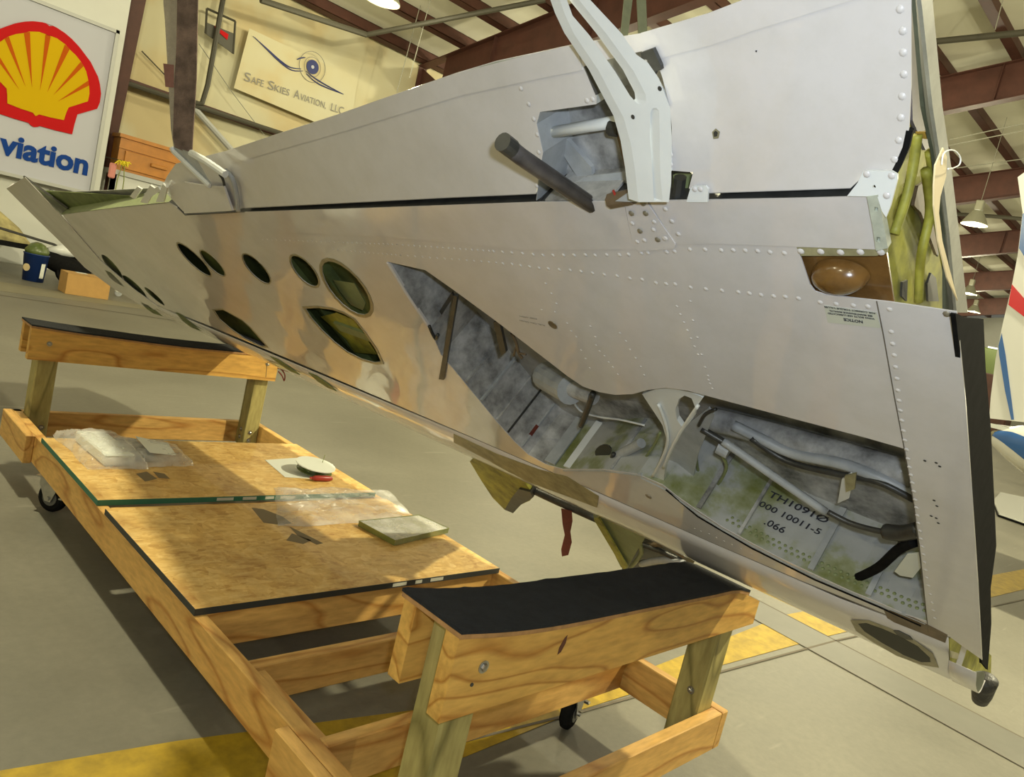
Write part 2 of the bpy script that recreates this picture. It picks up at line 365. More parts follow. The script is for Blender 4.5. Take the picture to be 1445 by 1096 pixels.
def add_lathe(bm, prof, n=20, at=(0, 0, 0), q=None):
    rings = []
    for r, z in prof:
        ring = []
        for k in range(n):
            v = Vector((r*math.cos(2*PI*k/n), r*math.sin(2*PI*k/n), z))
            if q: v = q @ v
            ring.append(bm.verts.new(Vector(at)+v))
        rings.append(ring)
    for a, b in zip(rings, rings[1:]):
        for k in range(n): bm.faces.new((a[k], a[(k+1) % n], b[(k+1) % n], b[k]))
    bm.faces.new(rings[0][::-1]); bm.faces.new(rings[-1]); return bm
def lathe(prof, n=20, at=(0, 0, 0), q=None): return add_lathe(bmesh.new(), prof, n, at, q)
def text_obj(name, s, mat, origin, xdir, ydir, width=None, height=None, depth=0.002, bold=0.0, parent=None, shear=0.0):
    """lettering as a mesh: origin = left end of the baseline, xdir and ydir unit vectors"""
    cu = bpy.data.curves.new('txt', 'FONT'); cu.body = s; cu.size = 1; cu.extrude = 0.001; cu.offset = bold; cu.shear = shear; cu.resolution_u = 3
    o = bpy.data.objects.new('txt', cu); C.objects.link(o)
    dg = bpy.context.evaluated_depsgraph_get(); dg.update()
    me = bpy.data.meshes.new_from_object(o.evaluated_get(dg)); bpy.data.objects.remove(o)
    xs = [v.co.x for v in me.vertices]; ys = [v.co.y for v in me.vertices]
    x0, wx = min(xs), max(xs)-min(xs); hy = max(ys)
    kx = width/wx if width else None; ky = height/hy if height else kx; kx = kx or ky
    X, Y = Vector(xdir), Vector(ydir); Z = X.cross(Y); O = Vector(origin)
    for v in me.vertices:
        v.co = O + X*((v.co.x-x0)*kx) + Y*(v.co.y*ky) + Z*(v.co.z/0.001*depth*.5 + depth*.5)
    me.materials.clear(); me.materials.append(M[mat]); me.name = name
    r = bpy.data.objects.new(name, me); C.objects.link(r)
    if parent: r.parent = parent
    return r

# ================================================================ SETTING
WALLY, GABX = 14.67, 52.0
XMIN, YMIN, RIDGE = -25.0, -32.0, -9.0
SL = 0.2195
def roofz(y): return 5.98 + SL*(WALLY-y) if y > RIDGE else 5.98 + SL*(WALLY-RIDGE) - SL*(RIDGE-y)
bm = box((XMIN, YMIN, -0.1), (GABX, WALLY, 0)); struct(obj('floor', bm, 'floor'))
struct(obj('wall_left', box((XMIN, WALLY, 0), (GABX, WALLY+.1, 6.2)), 'wall'))
struct(obj('wall_right', box((XMIN, YMIN-.1, 0), (GABX, YMIN, 6.5)), 'wall'))
for nm, x0 in (('wall_far', GABX), ('wall_near', XMIN-.1)):
    bm = plate([(x0, WALLY, 0), (x0, YMIN, 0), (x0, YMIN, roofz(YMIN)), (x0, RIDGE, roofz(RIDGE)), (x0, WALLY, roofz(WALLY))], (.1, 0, 0))
    struct(obj(nm, bm, 'white_wall'))
bm = bmesh.new()
ys = [WALLY+.1, RIDGE, YMIN-.1]
a = [[bm.verts.new((x, y, roofz(y)+dz)) for y in ys] for x in (XMIN, GABX) for dz in (0.25, 0.4)]
for i in range(2):
    bm.faces.new((a[0][i], a[0][i+1], a[2][i+1], a[2][i])); bm.faces.new((a[1][i], a[3][i], a[3][i+1], a[1][i+1]))
ceiling = struct(obj('ceiling', bm, 'roof'))
# purlins hang under the roof sheet, lying on the frames
pme = None
y = 14.45
while y > -8.6:
    bm = bmesh.new()
    add_box(bm, (XMIN, -0.09, 0.0), (GABX, -0.075, 0.24)); add_box(bm, (XMIN, -0.09, 0.0), (GABX, 0.09, 0.014)); add_box(bm, (XMIN, -0.09, 0.226), (GABX, 0.09, 0.24))
    if pme is None: p = obj('roof_purlin', bm, 'beam', ceiling); pme = p.data
    else:
        bm.free(); p = bpy.data.objects.new('roof_purlin', pme); C.objects.link(p); p.parent = ceiling
    p.location = (0, y, roofz(y)+.005); p.rotation_euler.x = -math.atan(SL)
    y -= 1.27
# steel frames: tapered column at the wall and a tapered rafter
fme = {}
for k, fx in enumerate((3.45, 9.9, 16.75, 23.75, 30.8, 38.0, 45.1)):
    if not fme:
        def web(lowpts, bm):
            add_plate(bm, lowpts, (0.014, 0, 0))
        cb = bmesh.new()
        add_plate(cb, [(-.007, WALLY-.02, 0), (-.007, WALLY-.25, 0), (-.007, WALLY-.85, 5.0), (-.007, WALLY-.85, 5.55), (-.007, WALLY-.02, 5.95)], (.014, 0, 0))
        add_plate(cb, [(-.11, WALLY-.25, 0), (-.11, WALLY-.85, 5.0), (-.11, WALLY-.87, 5.0), (-.11, WALLY-.27, 0)], (.22, 0, 0))
        add_plate(cb, [(-.11, WALLY-.02, 0), (-.11, WALLY-.02, 5.95), (-.11, WALLY-.04, 5.95), (-.11, WALLY-.04, 0)], (.22, 0, 0))
        rb = bmesh.new()
        def low(y): return roofz(y) - (0.95 - 0.018*(WALLY-y))
        ya, yb = WALLY-.85, RIDGE
        add_plate(rb, [(-.007, ya, roofz(ya)), (-.007, yb, roofz(yb)), (-.007, yb, low(yb)), (-.007, ya, low(ya))], (.014, 0, 0))
        add_plate(rb, [(-.12, WALLY, roofz(WALLY)), (-.12, yb, roofz(yb)), (-.12, yb, roofz(yb)-.02), (-.12, WALLY, roofz(WALLY)-.02)], (.24, 0, 0))
        add_plate(rb, [(-.12, ya, low(ya)), (-.12, yb, low(yb)), (-.12, yb, low(yb)-.02), (-.12, ya, low(ya)-.02)], (.24, 0, 0))
        for y in (12.2, 9.6, 7.1, 4.5, 2.0): add_box(rb, (-.1, y-.006, low(y)), (.1, y+.006, roofz(y)-.02))
        for b_ in (cb, rb): bmesh.ops.recalc_face_normals(b_, faces=b_.faces)
    nm = ['beside the white partition and sign', 'behind the wing in the top centre, meeting the cream wall', 'nearest on the right of the wing root',
          'second one beyond the wing root on the right', 'third one beyond the wing root on the right', 'fourth one beyond the wing root on the right', 'last one in front of the far end wall'][k]
    fr = thing('steel_frame', (fx, 0, 0), 'dark red steel building frame ' + nm, 'steel frame', 'red steel frames of the hangar')
    if k == 0:
        o1 = obj('column', cb, 'beam', fr); o2 = obj('rafter', rb, 'beam', fr); fme = dict(column=o1.data, rafter=o2.data)
    else:
        for n_ in ('column', 'rafter'):
            o = bpy.data.objects.new(n_, fme[n_]); C.objects.link(o); o.parent = fr
# wall girts and base
for i, z in enumerate((2.15, 3.42)):
    bm = bmesh.new(); add_box(bm, (XMIN, WALLY-.16, z), (GABX, WALLY-.001, z+.012)); add_box(bm, (XMIN, WALLY-.17, z-.07), (GABX, WALLY-.155, z+.05))
    struct(obj('trim_%d' % (i+1), bm, 'beam'))
# floor paint and joints
bm = plate([(-9, 2.13, 0.001), (-0.043, 0.871, 0.001), (1.47, .56, .001), (3.18, .625, .001), (7.43, .247, .001), (40, -3, .001), (40, -3.6, .001), (6.5, .07, .001), (3.155, .383, .001), (2.176, .451, .001), (1.2, .49, .001), (-.043, .45, .001), (-9, 1.7, .001)], (0, 0, .0012))
struct(obj('trim_3', bm, 'yellow_line'))
# straight darker band of floor between two saw cuts, passing under the wing root
bm = plate([(3.23, 1.2, .0024), (2.94, 1.2, .0024), (2.56, -2.5, .0024), (2.92, -2.5, .0024)], (0, 0, .0008))
struct(obj('trim_4', bm, 'concrete_band'))
def groove(i, pts, w=.012, z=.0032):
    bm = bmesh.new()
    for p, q in zip(pts, pts[1:]):
        d = Vector((q[0]-p[0], q[1]-p[1], 0)).normalized(); s = Vector((-d.y, d.x, 0))*w*.5
        P, Q = Vector((*p, z)), Vector((*q, z))
        add_plate(bm, [P-s, Q-s, Q+s, P+s], (0, 0, .0004))
    bmesh.ops.recalc_face_normals(bm, faces=bm.faces)
    struct(obj('trim_%d' % i, bm, 'groove'))
groove(5, [(-8, 1.4), (1.21, .479), (2.1, .418), (3.2, .33), (40, -3.9)])
groove(6, [(3.38, 3.2), (3.23, 1.2), (2.92, -2.5)], .012)
groove(7, [(2.94, 1.2), (2.56, -2.5)], .006)
groove(9, [(-8, 9.6), (52, 6.6)], .02)
# strip of floor in its own grey tone along the far side
bm = plate([(-12, 11.4, .001), (-12, 9.8, .001), (1.2, 9.5, .001), (3.0, 9.75, .001), (12, 9.6, .001), (12, 10.2, .001), (2.95, 10.15, .001), (1.38, 10.4, .001)], (0, 0, .001))
struct(obj('trim_10', bm, plain('grey_floor_strip', (0.23, 0.21, 0.14), 0.6, noise_amt=0.15, scale=3)))
# daylight window in the far wall
wf = struct(obj('window_1', box((GABX-.06, 9.55, 2.9), (GABX-.001, 11.6, 5.0)), 'white_wall'))
obj('pane', box((GABX-.07, 9.65, 3.0), (GABX-.055, 11.5, 4.9)), 'daylight', wf)


# ================================================================ CART
cart = thing('wooden_cart', (0.62, 1.55, 0), 'long pine frame cart on casters carrying two curved padded cradles under the aircraft wing', 'cart')
CO = Vector((0.62, 1.55, 0))
def cpart(name, lo, hi, mat, bev=0.003, parent=None):
    """a board, its mesh centred on the board"""
    lo, hi = Vector(lo), Vector(hi); c = (lo+hi)/2
    o = obj(name, box(lo-c, hi-c, bev), mat, parent or cart)
    o.location = c-CO if parent is None else c-CO-parent.location
    return o
RZ, RH = 0.28, 0.122
XL, XR, YB = 0.010, 1.252, 3.177
cpart('side_rail', (XL, 0.036, RZ-RH), (XL+.038, YB, RZ), 'pine_y')
cpart('side_rail', (XR-.038, 0, RZ-RH), (XR, YB, RZ), 'pine_y')
cpart('doubler_block', (XL-.035, 2.74, RZ-RH-.004), (XL-.0005, YB, RZ), 'pine_y')
cpart('doubler_block', (XL-.035, -0.01, RZ-RH-.004), (XL-.0005, 0.47, RZ-.002), 'pine_y')
cpart('cross_rail', (XL, YB-.038, RZ-RH), (XR-.039, YB, RZ), 'pine_x')
cpart('cross_rail', (XL+.0385, 0, RZ-RH), (XR-.0385, .0375, RZ), 'pine_x')
for y0, z1 in ((1.035, RZ), (.735, RZ-.012), (.36, RZ), (2.66, RZ), (1.83, RZ-.001)):
    cpart('cross_rail', (XL+.0385, y0, RZ-RH), (XR-.0385, y0+.038, z1), 'pine_x')
cpart('ledger_strip', (XL+.0385, .40, RZ-RH), (XL+.076, .73, RZ-.02), 'pine_y')
# posts
for px_, py_, z0, z1 in ((XL+.039, .0385, RZ-RH, .715), (XR-.128, .0385, RZ-RH, .655), (XL+.039, 3.0495, RZ-RH, .70), (XR-.128, 3.0495, RZ-RH, .70)):
    cpart('post', (px_, py_, z0), (px_+.089, py_+.089, z1), 'post', .006)
# cradles: two shaped boards, a bent plywood strip and a carpet pad on it
def cradle(y0, x0, zb, prof, name_l):
    x1 = prof[-1][0]
    for k, (ya, dx) in enumerate(((y0, 0), (y0+.1285, .0))):
        pts = [(x0-dx, ya, zb if k == 0 else zb+.008)] + [(x1, ya, zb if k == 0 else zb+.008)] + [(px-dx*(i == 0), ya, z) for i, (px, z) in enumerate(prof)][::-1]
        cx = Vector(((x0+x1)/2, ya, zb))
        bm = plate([Vector(p)-cx for p in pts], (0, .038, 0))
        o = obj('cradle_board', bm, 'pine_board', cart); o.location = cx-CO
        es = None
    top = [p for p in prof if p[0] < x1-.08]
    cx = Vector((x0, y0, zb))
    sec = [Vector((px-(.004 if i == 0 else 0), y0-.006, z+.0008))-cx for i, (px, z) in enumerate(top)]
    o = obj('bent_plywood', ribbon(sec, (0, .180, 0), (0, 0, .009)), 'ply', cart); o.location = cx-CO
    bm = bmesh.new(); n = 40; rows = []
    P_ = [Vector(p) for p in sec]
    for i in range(n+1):
        t = i/n*(len(P_)-1); a = int(min(t, len(P_)-2)); q = P_[a].lerp(P_[a+1], t-a)
        j0 = .004*noise.noise(Vector((i*.5, 0, y0))); j1 = .006*noise.noise(Vector((i*.5, 5, y0)))
        rows.append([bm.verts.new(q+Vector((0, -.001+j0*.3, .0098))), bm.verts.new(q+Vector((0, -.001+j0*.3, .0165))), bm.verts.new(q+Vector((0, .182+j1, .0165))), bm.verts.new(q+Vector((0, .182+j1, .0098)))])
    for a_, b_ in zip(rows, rows[1:]):
        for k in range(4): bm.faces.new((a_[k], a_[(k+1) % 4], b_[(k+1) % 4], b_[k]))
    bm.faces.new(rows[0]); bm.faces.new(rows[-1][::-1]); bmesh.ops.recalc_face_normals(bm, faces=bm.faces)
    o = obj('carpet_pad', bm, 'carpet', cart); o.location = cx-CO; o['label'] = 'black carpet pad on the '+name_l+' cradle'
def arc(xs, zs, n=14):
    pts = smoothpath([(x, 0, z) for x, z in zip(xs, zs)], 3); return [(p.x, p.z) for p in pts]
cradle(0.0, 0.0, .567, arc([0, .14, .306, .569, .902, 1.084, 1.245], [.737, .719, .708, .702, .694, .688, .640]), 'front')
cradle(3.012, 0.0, .559, arc([0, .15, .311, .65, .951, 1.10, 1.231], [.705, .697, .693, .687, .692, .698, .70]), 'rear')
# bolts
def bolt(p, axis, r=.013, name='bolt'):
    bm = bmesh.new(); q = Vector(axis).to_track_quat('Z', 'Y')
    add_lathe(bm, [(r*1.0, 0), (r*1.0, .002)], 14, (0, 0, 0), q); add_lathe(bm, [(r*.62, .002), (r*.55, .007), (r*.2, .009)], 6, (0, 0, 0), q)
    o = obj(name, bm, 'steel', cart); o.location = Vector(p)-CO
bolt((.083, -.0002, .664), (0, -1, 0)); bolt((.079, 3.0118, .64), (0, -1, 0), .012); bolt((1.165, 3.0118, .655), (0, -1, 0), .012)
for bx, sd in ((XR-.128, -1),):
    for by in (.075,): bolt((bx, by, .385-.05), (sd, 0, 0), .012)
bolt((XR-.128, 3.09, RZ-.03), (-1, 0, 0)); bolt((XR-.128, 3.09, RZ-.075), (-1, 0, 0)); bolt((XR-.09, 3.0495, RZ-.04), (0, -1, 0)); bolt((XR-.09, 3.0495, RZ-.085), (0, -1, 0)); bolt((XL+.1, 3.0495, RZ-.05), (0, -1, 0))
bm = add_lathe(bmesh.new(), [(.004, 0), (.004, .002)], 8, (0, 0, 0), Vector((0, -1, 0)).to_track_quat('Z', 'Y')); o = obj('screw_head', bm, 'dark_metal', cart); o.location = Vector((.062, -.0003, .632))-CO
# dark resin streak and knot on the front board
o = obj('knot', plate([(-.006, 0, -.022), (.004, 0, -.018), (.013, 0, .002), (.012, 0, .02), (.004, 0, .014), (-.006, 0, -.006)], (0, -.0004, 0)), plain('dark_knot', (.10, .022, .01), .5), cart); o.location = Vector((.312, -.0002, .668))-CO
# deck sheets
def deck(x0, x1, y0, y1, edge, marks, lab):
    o = cpart('deck_panel', (x0, y0, RZ+.001), (x1, y1, RZ+.021), 'osb', 0); o['label'] = lab
    c = Vector(((x0+x1)/2, (y0+y1)/2, RZ+.011))
    bm = bmesh.new()
    add_box(bm, Vector((x0-.001, y0-.001, RZ+.0005))-c, Vector((x1+.001, y0, RZ+.0212))-c); add_box(bm, Vector((x0-.001, y0, RZ+.0005))-c, Vector((x0, y1, RZ+.0212))-c)
    obj('painted_edge', bm, edge, o)
    bm = bmesh.new()
    bm.free()
    for a_, b_ in marks: obj('edge_mark', box(Vector((a_, y0-.0016, RZ+.005))-c, Vector((b_, y0-.001, RZ+.017))-c), 'pale', o)
    return o, c
d1, c1 = deck(.010, 1.222, 1.885, 2.645, 'green_edge', [(.45, .52), (.56, .62), (.66, .70), (.73, .80)], 'OSB deck panel with a green painted edge')
d2, c2 = deck(.010, 1.222, 1.017, 1.80, 'dark_edge', [(.70, .76), (.80, .83), (.87, .93)], 'OSB deck panel with a dark painted edge')
# printed stamps on the sheets: flat print
for lst, par, cc in (([[(0.2349,2.1698),(0.2854,2.1957),(0.2965,2.1074),(0.2384,2.0752)],[(0.3108,2.1954),(0.3468,2.1679),(0.3468,2.1058),(0.3051,2.1158)]], d1, c1),
                     ([[(0.5332,1.7536),(0.5746,1.7335),(0.6121,1.6516),(0.6146,1.5762),(0.5597,1.5694),(0.5071,1.5986)],[(0.5887,1.5507),(0.6193,1.4326),(0.6342,1.3754),(0.6027,1.3677),(0.5754,1.4608)],[(0.5642,1.4835),(0.605,1.4077),(0.5556,1.3831),(0.5093,1.4246)]], d2, c2)):
    bm = bmesh.new()
    for l in lst: add_plate(bm, [Vector((x, y_, RZ+.0212))-cc for x, y_ in l], (0, 0, .0003))
    bmesh.ops.recalc_face_normals(bm, faces=bm.faces)
    obj('printed_stamp', bm, 'stamp', par)
# casters
def caster(x, y_, rot):
    e = bpy.data.objects.new('caster', None); C.objects.link(e); e.parent = cart; e.location = Vector((x, y_, 0))-CO; e.rotation_euler.z = rot
    q = Vector((1, 0, 0)).to_track_quat('Z', 'Y')
    obj('wheel', lathe([(.05, -.02), (.062, -.012), (.0635, 0), (.062, .012), (.05, .02)], 28, (0, 0, .0645), q), 'black', e)
    obj('hub', lathe([(.034, -.0215), (.034, .0215)], 18, (0, 0, .0645), q), plain('hub_grey', (.10, .10, .09), .5), e)
    bm = bmesh.new()
    for s in (-1, 1):
        add_plate(bm, [(s*.026, .016, .05), (s*.026, -.012, .05), (s*.026, -.03, .095), (s*.026, -.03, .142), (s*.026, .05, .142), (s*.026, .05, .12)], (.003*s, 0, 0))
        add_lathe(bm, [(.009, 0), (.009, .008)], 8, (s*.028, 0, .0645), Vector((s, 0, 0)).to_track_quat('Z', 'Y'))
    add_box(bm, (-.029, -.03, .142), (.029, .05, .146)); add_lathe(bm, [(.03, .146), (.03, .151)], 16, (0, .01, 0)); add_box(bm, (-.045, -.045, .151), (.045, .06, .1575))
    bmesh.ops.recalc_face_normals(bm, faces=bm.faces); obj('fork', bm, 'steel', e)
    obj('brake_pedal', box((-.04, -.075, .075), (.04, -.055, .083), .003), 'steel', e)
caster(XL+.055, 2.56, .6); caster(1.085, .44, 1.9); caster(XL+.08, .44, 1.0); caster(1.17, 2.56, .3)

# ---------------------------------------------------------------- things lying on the deck
DZ = RZ+.0216
def crumple(name, outline, z0, h, amp, mat, seed, parent=None, n=26, sol=.0):
    """thin film: grid over the outline's bounding quad, bulged and crumpled"""
    (a, b, c, d) = [Vector((*p, 0)) for p in outline]
    bm = bmesh.new(); g = []
    for i in range(n+1):
        row = []
        for j in range(n+1):
            u, v = i/n, j/n
            p = (a*(1-u)+b*u)*(1-v)+(d*(1-u)+c*u)*v
            e = min(u, 1-u, v, 1-v)
            k = noise.noise(Vector((u*5+seed, v*5, seed)))*amp + abs(noise.noise(Vector((u*11, v*9+seed, 3))))*amp*.8
            wob = Vector((noise.noise(Vector((v*3, seed, 0))), noise.noise(Vector((u*3, 0, seed))), 0))*.02
            row.append(bm.verts.new(p + wob*(1 if e < .2 else .5) + Vector((0, 0, z0 + .0008 + h*min(1, e*5)**.5 + max(-h*.4, k)*(.25+min(1, e*6)*.75)*1.0 + (amp*.9 if k < 0 else 0)*0))))
        g.append(row)
    for i in range(n):
        for j in range(n): bm.faces.new((g[i][j], g[i+1][j], g[i+1][j+1], g[i][j+1]))
    mn = min(v.co.z for v in bm.verts)
    for v in bm.verts: v.co.z = max(v.co.z, z0+.0005)
    return obj(name, bm, mat, parent, True)
o = thing('parts_bag', (.15, 2.45, DZ), 'clear plastic bag holding a white carton, flat end reaching over the deck stamp', 'plastic bag')
L0 = Vector((.15, 2.45, DZ))
q = obj('carton', box((-.02, -.19, .001), (.10, .15, .05), .006), 'paper', o); q.rotation_euler.z = .05
q = obj('carton', box((.12, -.13, .001), (.21, .13, .028), .004), 'sign_frame', o)
c_ = crumple('film', [(-.08, -.23), (.16, -.22), (.17, .24), (-.09, .24)], 0, .056, .012, 'film', 2.0, o)
c_ = crumple('film', [(.13, -.21), (.36, -.18), (.40, .10), (.12, .22)], 0, .032, .01, 'film', 5.0, o)
q = obj('label_card', plate([(.18, -.14, .045), (.30, -.13, .03), (.33, .05, .03), (.20, .10, .045)], (0, 0, .001)), 'paper', o)
o = tag(crumple('empty_bag', [(0.5445,1.5572), (1.187,1.4955), (1.3081,1.9012), (0.7409,1.9729)], DZ, .018, .02, 'film', 9.0, None, 34), 'empty crumpled clear plastic bag lying across the seam of the deck panels', 'plastic bag')
# reel on a paper card
o = tag(obj('paper_card', plate([(*p, DZ) for p in [(0.8942,2.3579),(0.868,2.1094),(1.0341,2.0746),(1.2398,2.2969),(1.1399,2.4096)]], (0, 0, .0012)), 'paper'), 'white paper card under the green reel on the deck', 'paper')
rc = Vector((*(1.0455,2.1579), DZ+.0125))
o = thing('cable_reel', rc, 'small reel with pale flanges and dark green winding lying on a white card', 'reel')
qt = Vector((.03, -.10, 1)).to_track_quat('Z', 'Y')

obj('winding', lathe([(.055, .006), (.055, .032)], 24, (0, 0, 0), qt), 'dark_green', o)
obj('flange', lathe([(.095, .032), (.095, .036)], 32, (0, 0, 0), qt), 'paper', o); obj('flange', lathe([(.085, .003), (.085, .006)], 32, (0, 0, 0), qt), 'dark_green', o)
obj('loose_end', tube([(.05, .02, .036), (.055, .02, .075)], .0015, 6), 'stem', o)
tc_ = Vector((*(1.0267,2.0477), DZ))
o = thing('screwdriver', tc_, 'short red handled tool lying against the pale reel', 'tool')
obj('handle', tube([(-.05, .006, .0145), (-.035, .004, .0145), (0, 0, .0145), (.035, -.004, .0145), (.048, -.006, .0145)], [.008, .013, .0135, .013, .009], 12), 'red', o, True)
obj('ferrule', tube([(-.062, .008, .0145), (-.05, .006, .0145)], .005, 8), 'red', o)
# wrapped green panel
gp = [(0.8754,1.5085),(0.9057,1.2974),(1.2479,1.3725),(1.2091,1.5343)]
o = thing('wrapped_panel', (*gp[1], DZ), 'green metal panel wrapped in clear film at the right edge of the deck', 'panel')
g0 = Vector((*gp[1], 0))
obj('panel', plate([(*(Vector((*p, 0))-g0)[:2], .001) for p in gp], (0, 0, .02)), 'green_panel', o)
bm = plate([(*((Vector((*p, 0))-g0)*1.0)[:2], .0215) for p in gp], (0, 0, .0008)); obj('film', bm, 'film', o)
bm = bmesh.new()
for a_, b_ in zip(gp, gp[1:]+gp[:1]): add_tube(bm, [(*(Vector((*a_, 0))-g0)[:2], .022), (*(Vector((*b_, 0))-g0)[:2], .022)], .002, 6)
obj('rolled_edge', bm, 'green_panel', o)
#P3BEGIN
# ================================================================ WING
# wing frame: x runs to the root, y from leading to trailing edge, z out of the lower skin (towards the viewer and the floor)
wing = thing('aircraft_wing', (0, 0, 0), 'large grey aircraft wing, underside showing, leading edge resting on the two cradles', 'aircraft wing')
WM = Matrix(([[0.044101,-0.797789,-0.601322,1.066307],[-0.999025,-0.0365,-0.024844,-0.000745],[-0.002127,0.601832,-0.79862,0.68739],[0,0,0,1]]))
wing.matrix_world = WM
IN = Vector((0, 0, -1))
def w(name, bm, mat, smooth=False, parent=None): return obj(name, bm, mat, parent or wing, smooth)
OPEN = [(-0.7021,1.12),(-0.5547,1.1229),(-0.4879,1.0752),(-0.3925,0.9993),(-0.3011,0.9186),(-0.2409,0.864),(-0.2053,0.8403),(-0.1593,0.8389),(-0.1105,0.8493),(-0.057,0.874),(-0.0045,0.9095),(0.0458,0.9366),(0.0971,0.9488),(0.1434,0.951),(0.2301,0.9552),(0.3352,0.9609),(0.4296,0.966),(0.4901,0.9668),(0.497,0.8558),(0.5056,0.6739),(0.5131,0.3624),(0.4652,0.35),(0.4145,0.3538),(0.3533,0.3498),(0.2737,0.3561),(0.19,0.3668),(0.1211,0.383),(0.0505,0.4039),(-0.0096,0.4379),(-0.0605,0.4726),(-0.0924,0.5038),(-0.1651,0.5077),(-0.299,0.4523),(-0.485,0.3445),(-0.564,0.3254),(-0.6286,0.3423),(-0.66,0.3965),(-0.6868,0.4838),(-0.7086,0.5897),(-0.728,0.6879),(-0.7467,0.7634),(-0.7099,0.8838),(-0.7082,1.0076)]
HOLES = dict(big=[(-1.0053,0.8581),(-1.042,0.841),(-1.0782,0.8352),(-1.1097,0.8418),(-1.1328,0.8601),(-1.1449,0.8882),(-1.1447,0.9227),(-1.1326,0.9596),(-1.1104,0.995),(-1.0808,1.0251),(-1.047,1.0476),(-1.0124,1.0606),(-0.98,1.0634),(-0.9525,1.0561),(-0.932,1.0396),(-0.9203,1.0151),(-0.9184,0.9846),(-0.9267,0.9506),(-0.9449,0.916),(-0.9719,0.8841)], b2=[(-1.2125,0.922),(-1.2353,0.913),(-1.2572,0.9106),(-1.2757,0.9152),(-1.289,0.9263),(-1.2955,0.9427),(-1.2947,0.9628),(-1.2867,0.9842),(-1.2725,1.0048),(-1.2537,1.0225),(-1.2323,1.0357),(-1.2103,1.0434),(-1.1899,1.0448),(-1.1727,1.0401),(-1.1604,1.0296),(-1.1539,1.0144),(-1.1539,0.9958),(-1.1605,0.9753),(-1.1733,0.9549),(-1.1912,0.9365)], b3=[(-1.5867,0.8475),(-1.6112,0.8388),(-1.6349,0.837),(-1.6553,0.8427),(-1.6703,0.8551),(-1.6781,0.873),(-1.678,0.8944),(-1.6702,0.9171),(-1.6556,0.9387),(-1.6358,0.9571),(-1.613,0.9705),(-1.5893,0.9779),(-1.5669,0.9787),(-1.5479,0.973),(-1.5339,0.9612),(-1.5262,0.9446),(-1.5255,0.9245),(-1.5319,0.9027),(-1.5451,0.8812),(-1.5639,0.8622)],
  b4=[(-1.9887,0.7949),(-2.0114,0.7879),(-2.0333,0.7876),(-2.0522,0.7941),(-2.0661,0.8067),(-2.0734,0.8242),(-2.0735,0.8447),(-2.0664,0.866),(-2.0531,0.8859),(-2.0349,0.9026),(-2.0138,0.9144),(-1.9918,0.9203),(-1.9709,0.92),(-1.9531,0.9135),(-1.94,0.9015),(-1.9327,0.885),(-1.9319,0.8655),(-1.9379,0.8449),(-1.9502,0.825),(-1.9677,0.8077)], b5=[(-2.1572,0.7584),(-2.1848,0.7506),(-2.2128,0.7514),(-2.2384,0.7608),(-2.2587,0.778),(-2.2716,0.8011),(-2.2758,0.8277),(-2.271,0.8549),(-2.2579,0.8799),(-2.2379,0.9004),(-2.2132,0.9144),(-2.1862,0.9208),(-2.1596,0.9191),(-2.1356,0.9097),(-2.1164,0.8934),(-2.1039,0.8717),(-2.099,0.8466),(-2.1025,0.8202),(-2.1141,0.7952),(-2.1329,0.7738)],
  dee=[(-1.4532,0.7576),(-1.3347,0.7925),(-1.2364,0.8091),(-1.1774,0.8092),(-1.1355,0.7925),(-1.1326,0.7322),(-1.1415,0.6557),(-1.1725,0.5821),(-1.2333,0.5568),(-1.3167,0.5458),(-1.3913,0.5576),(-1.4343,0.5957),(-1.4603,0.6463),(-1.468,0.7049)],
  d2=[(-2.5668,0.4466),(-2.4125,0.4927),(-2.2738,0.464),(-2.2549,0.4291),(-2.2583,0.303),(-2.3429,0.2753),(-2.4868,0.2828),(-2.5689,0.3264),(-2.6034,0.3795)],
  t1=[(-3.8206,0.3724),(-3.874,0.3618),(-3.9089,0.3738),(-3.9176,0.4058),(-3.8983,0.4509),(-3.8561,0.4992),(-3.8001,0.5409),(-3.7419,0.5681),(-3.6924,0.5763),(-3.6603,0.5645),(-3.6514,0.535),(-3.6673,0.4929),(-3.7059,0.4458),(-3.7605,0.4027)], t2=[(-3.7142,0.2323),(-3.7722,0.2183),(-3.8216,0.2256),(-3.8518,0.2532),(-3.8563,0.2951),(-3.8345,0.3422),(-3.7916,0.3848),(-3.737,0.4145),(-3.6814,0.4261),(-3.6352,0.4179),(-3.6068,0.3919),(-3.6012,0.3526),(-3.6199,0.3073),(-3.6599,0.2643)], t3=[(-3.4367,0.2524),(-3.4699,0.2454),(-3.5021,0.2524),(-3.5266,0.2722),(-3.5384,0.3008),(-3.5352,0.3321),(-3.5177,0.3597),(-3.4898,0.3783),(-3.4572,0.3845),(-3.426,0.3771),(-3.4023,0.3579),(-3.3905,0.3303),(-3.3929,0.2997),(-3.4093,0.2719)])
NOTCH = []
SKIN = [(0.5624,1.2893),(0.5737,1.1303),(0.5865,0.8922),(0.6004,0.6226),(0.6157,0.2888),(0.5853,0.3101),(0.556,0.3332),(0.5134,0.3066),(0.3929,0.3004),(0.2328,0.2893),(0.0057,0.2852)]
SKIN += [(-.30, .288), (-1.0, .285), (-2.0, .27), (-3.0, .24), (-3.8, .20)]
SKIN += [(-3.706,0.1507),(-4.0049,0.4599),(-3.7292,0.8508),(-2.6449,1.0368),(-1.9025,1.1564),(-1.8662,1.1365),(-1.8563,1.107),(-1.3227,1.1918),(-0.0752,1.3778),(0.1085,1.4021),(0.1161,1.4089),(0.1438,1.4121),(0.147,1.4067),(0.2568,1.4216),(0.3789,1.4383),(0.4702,1.451)]
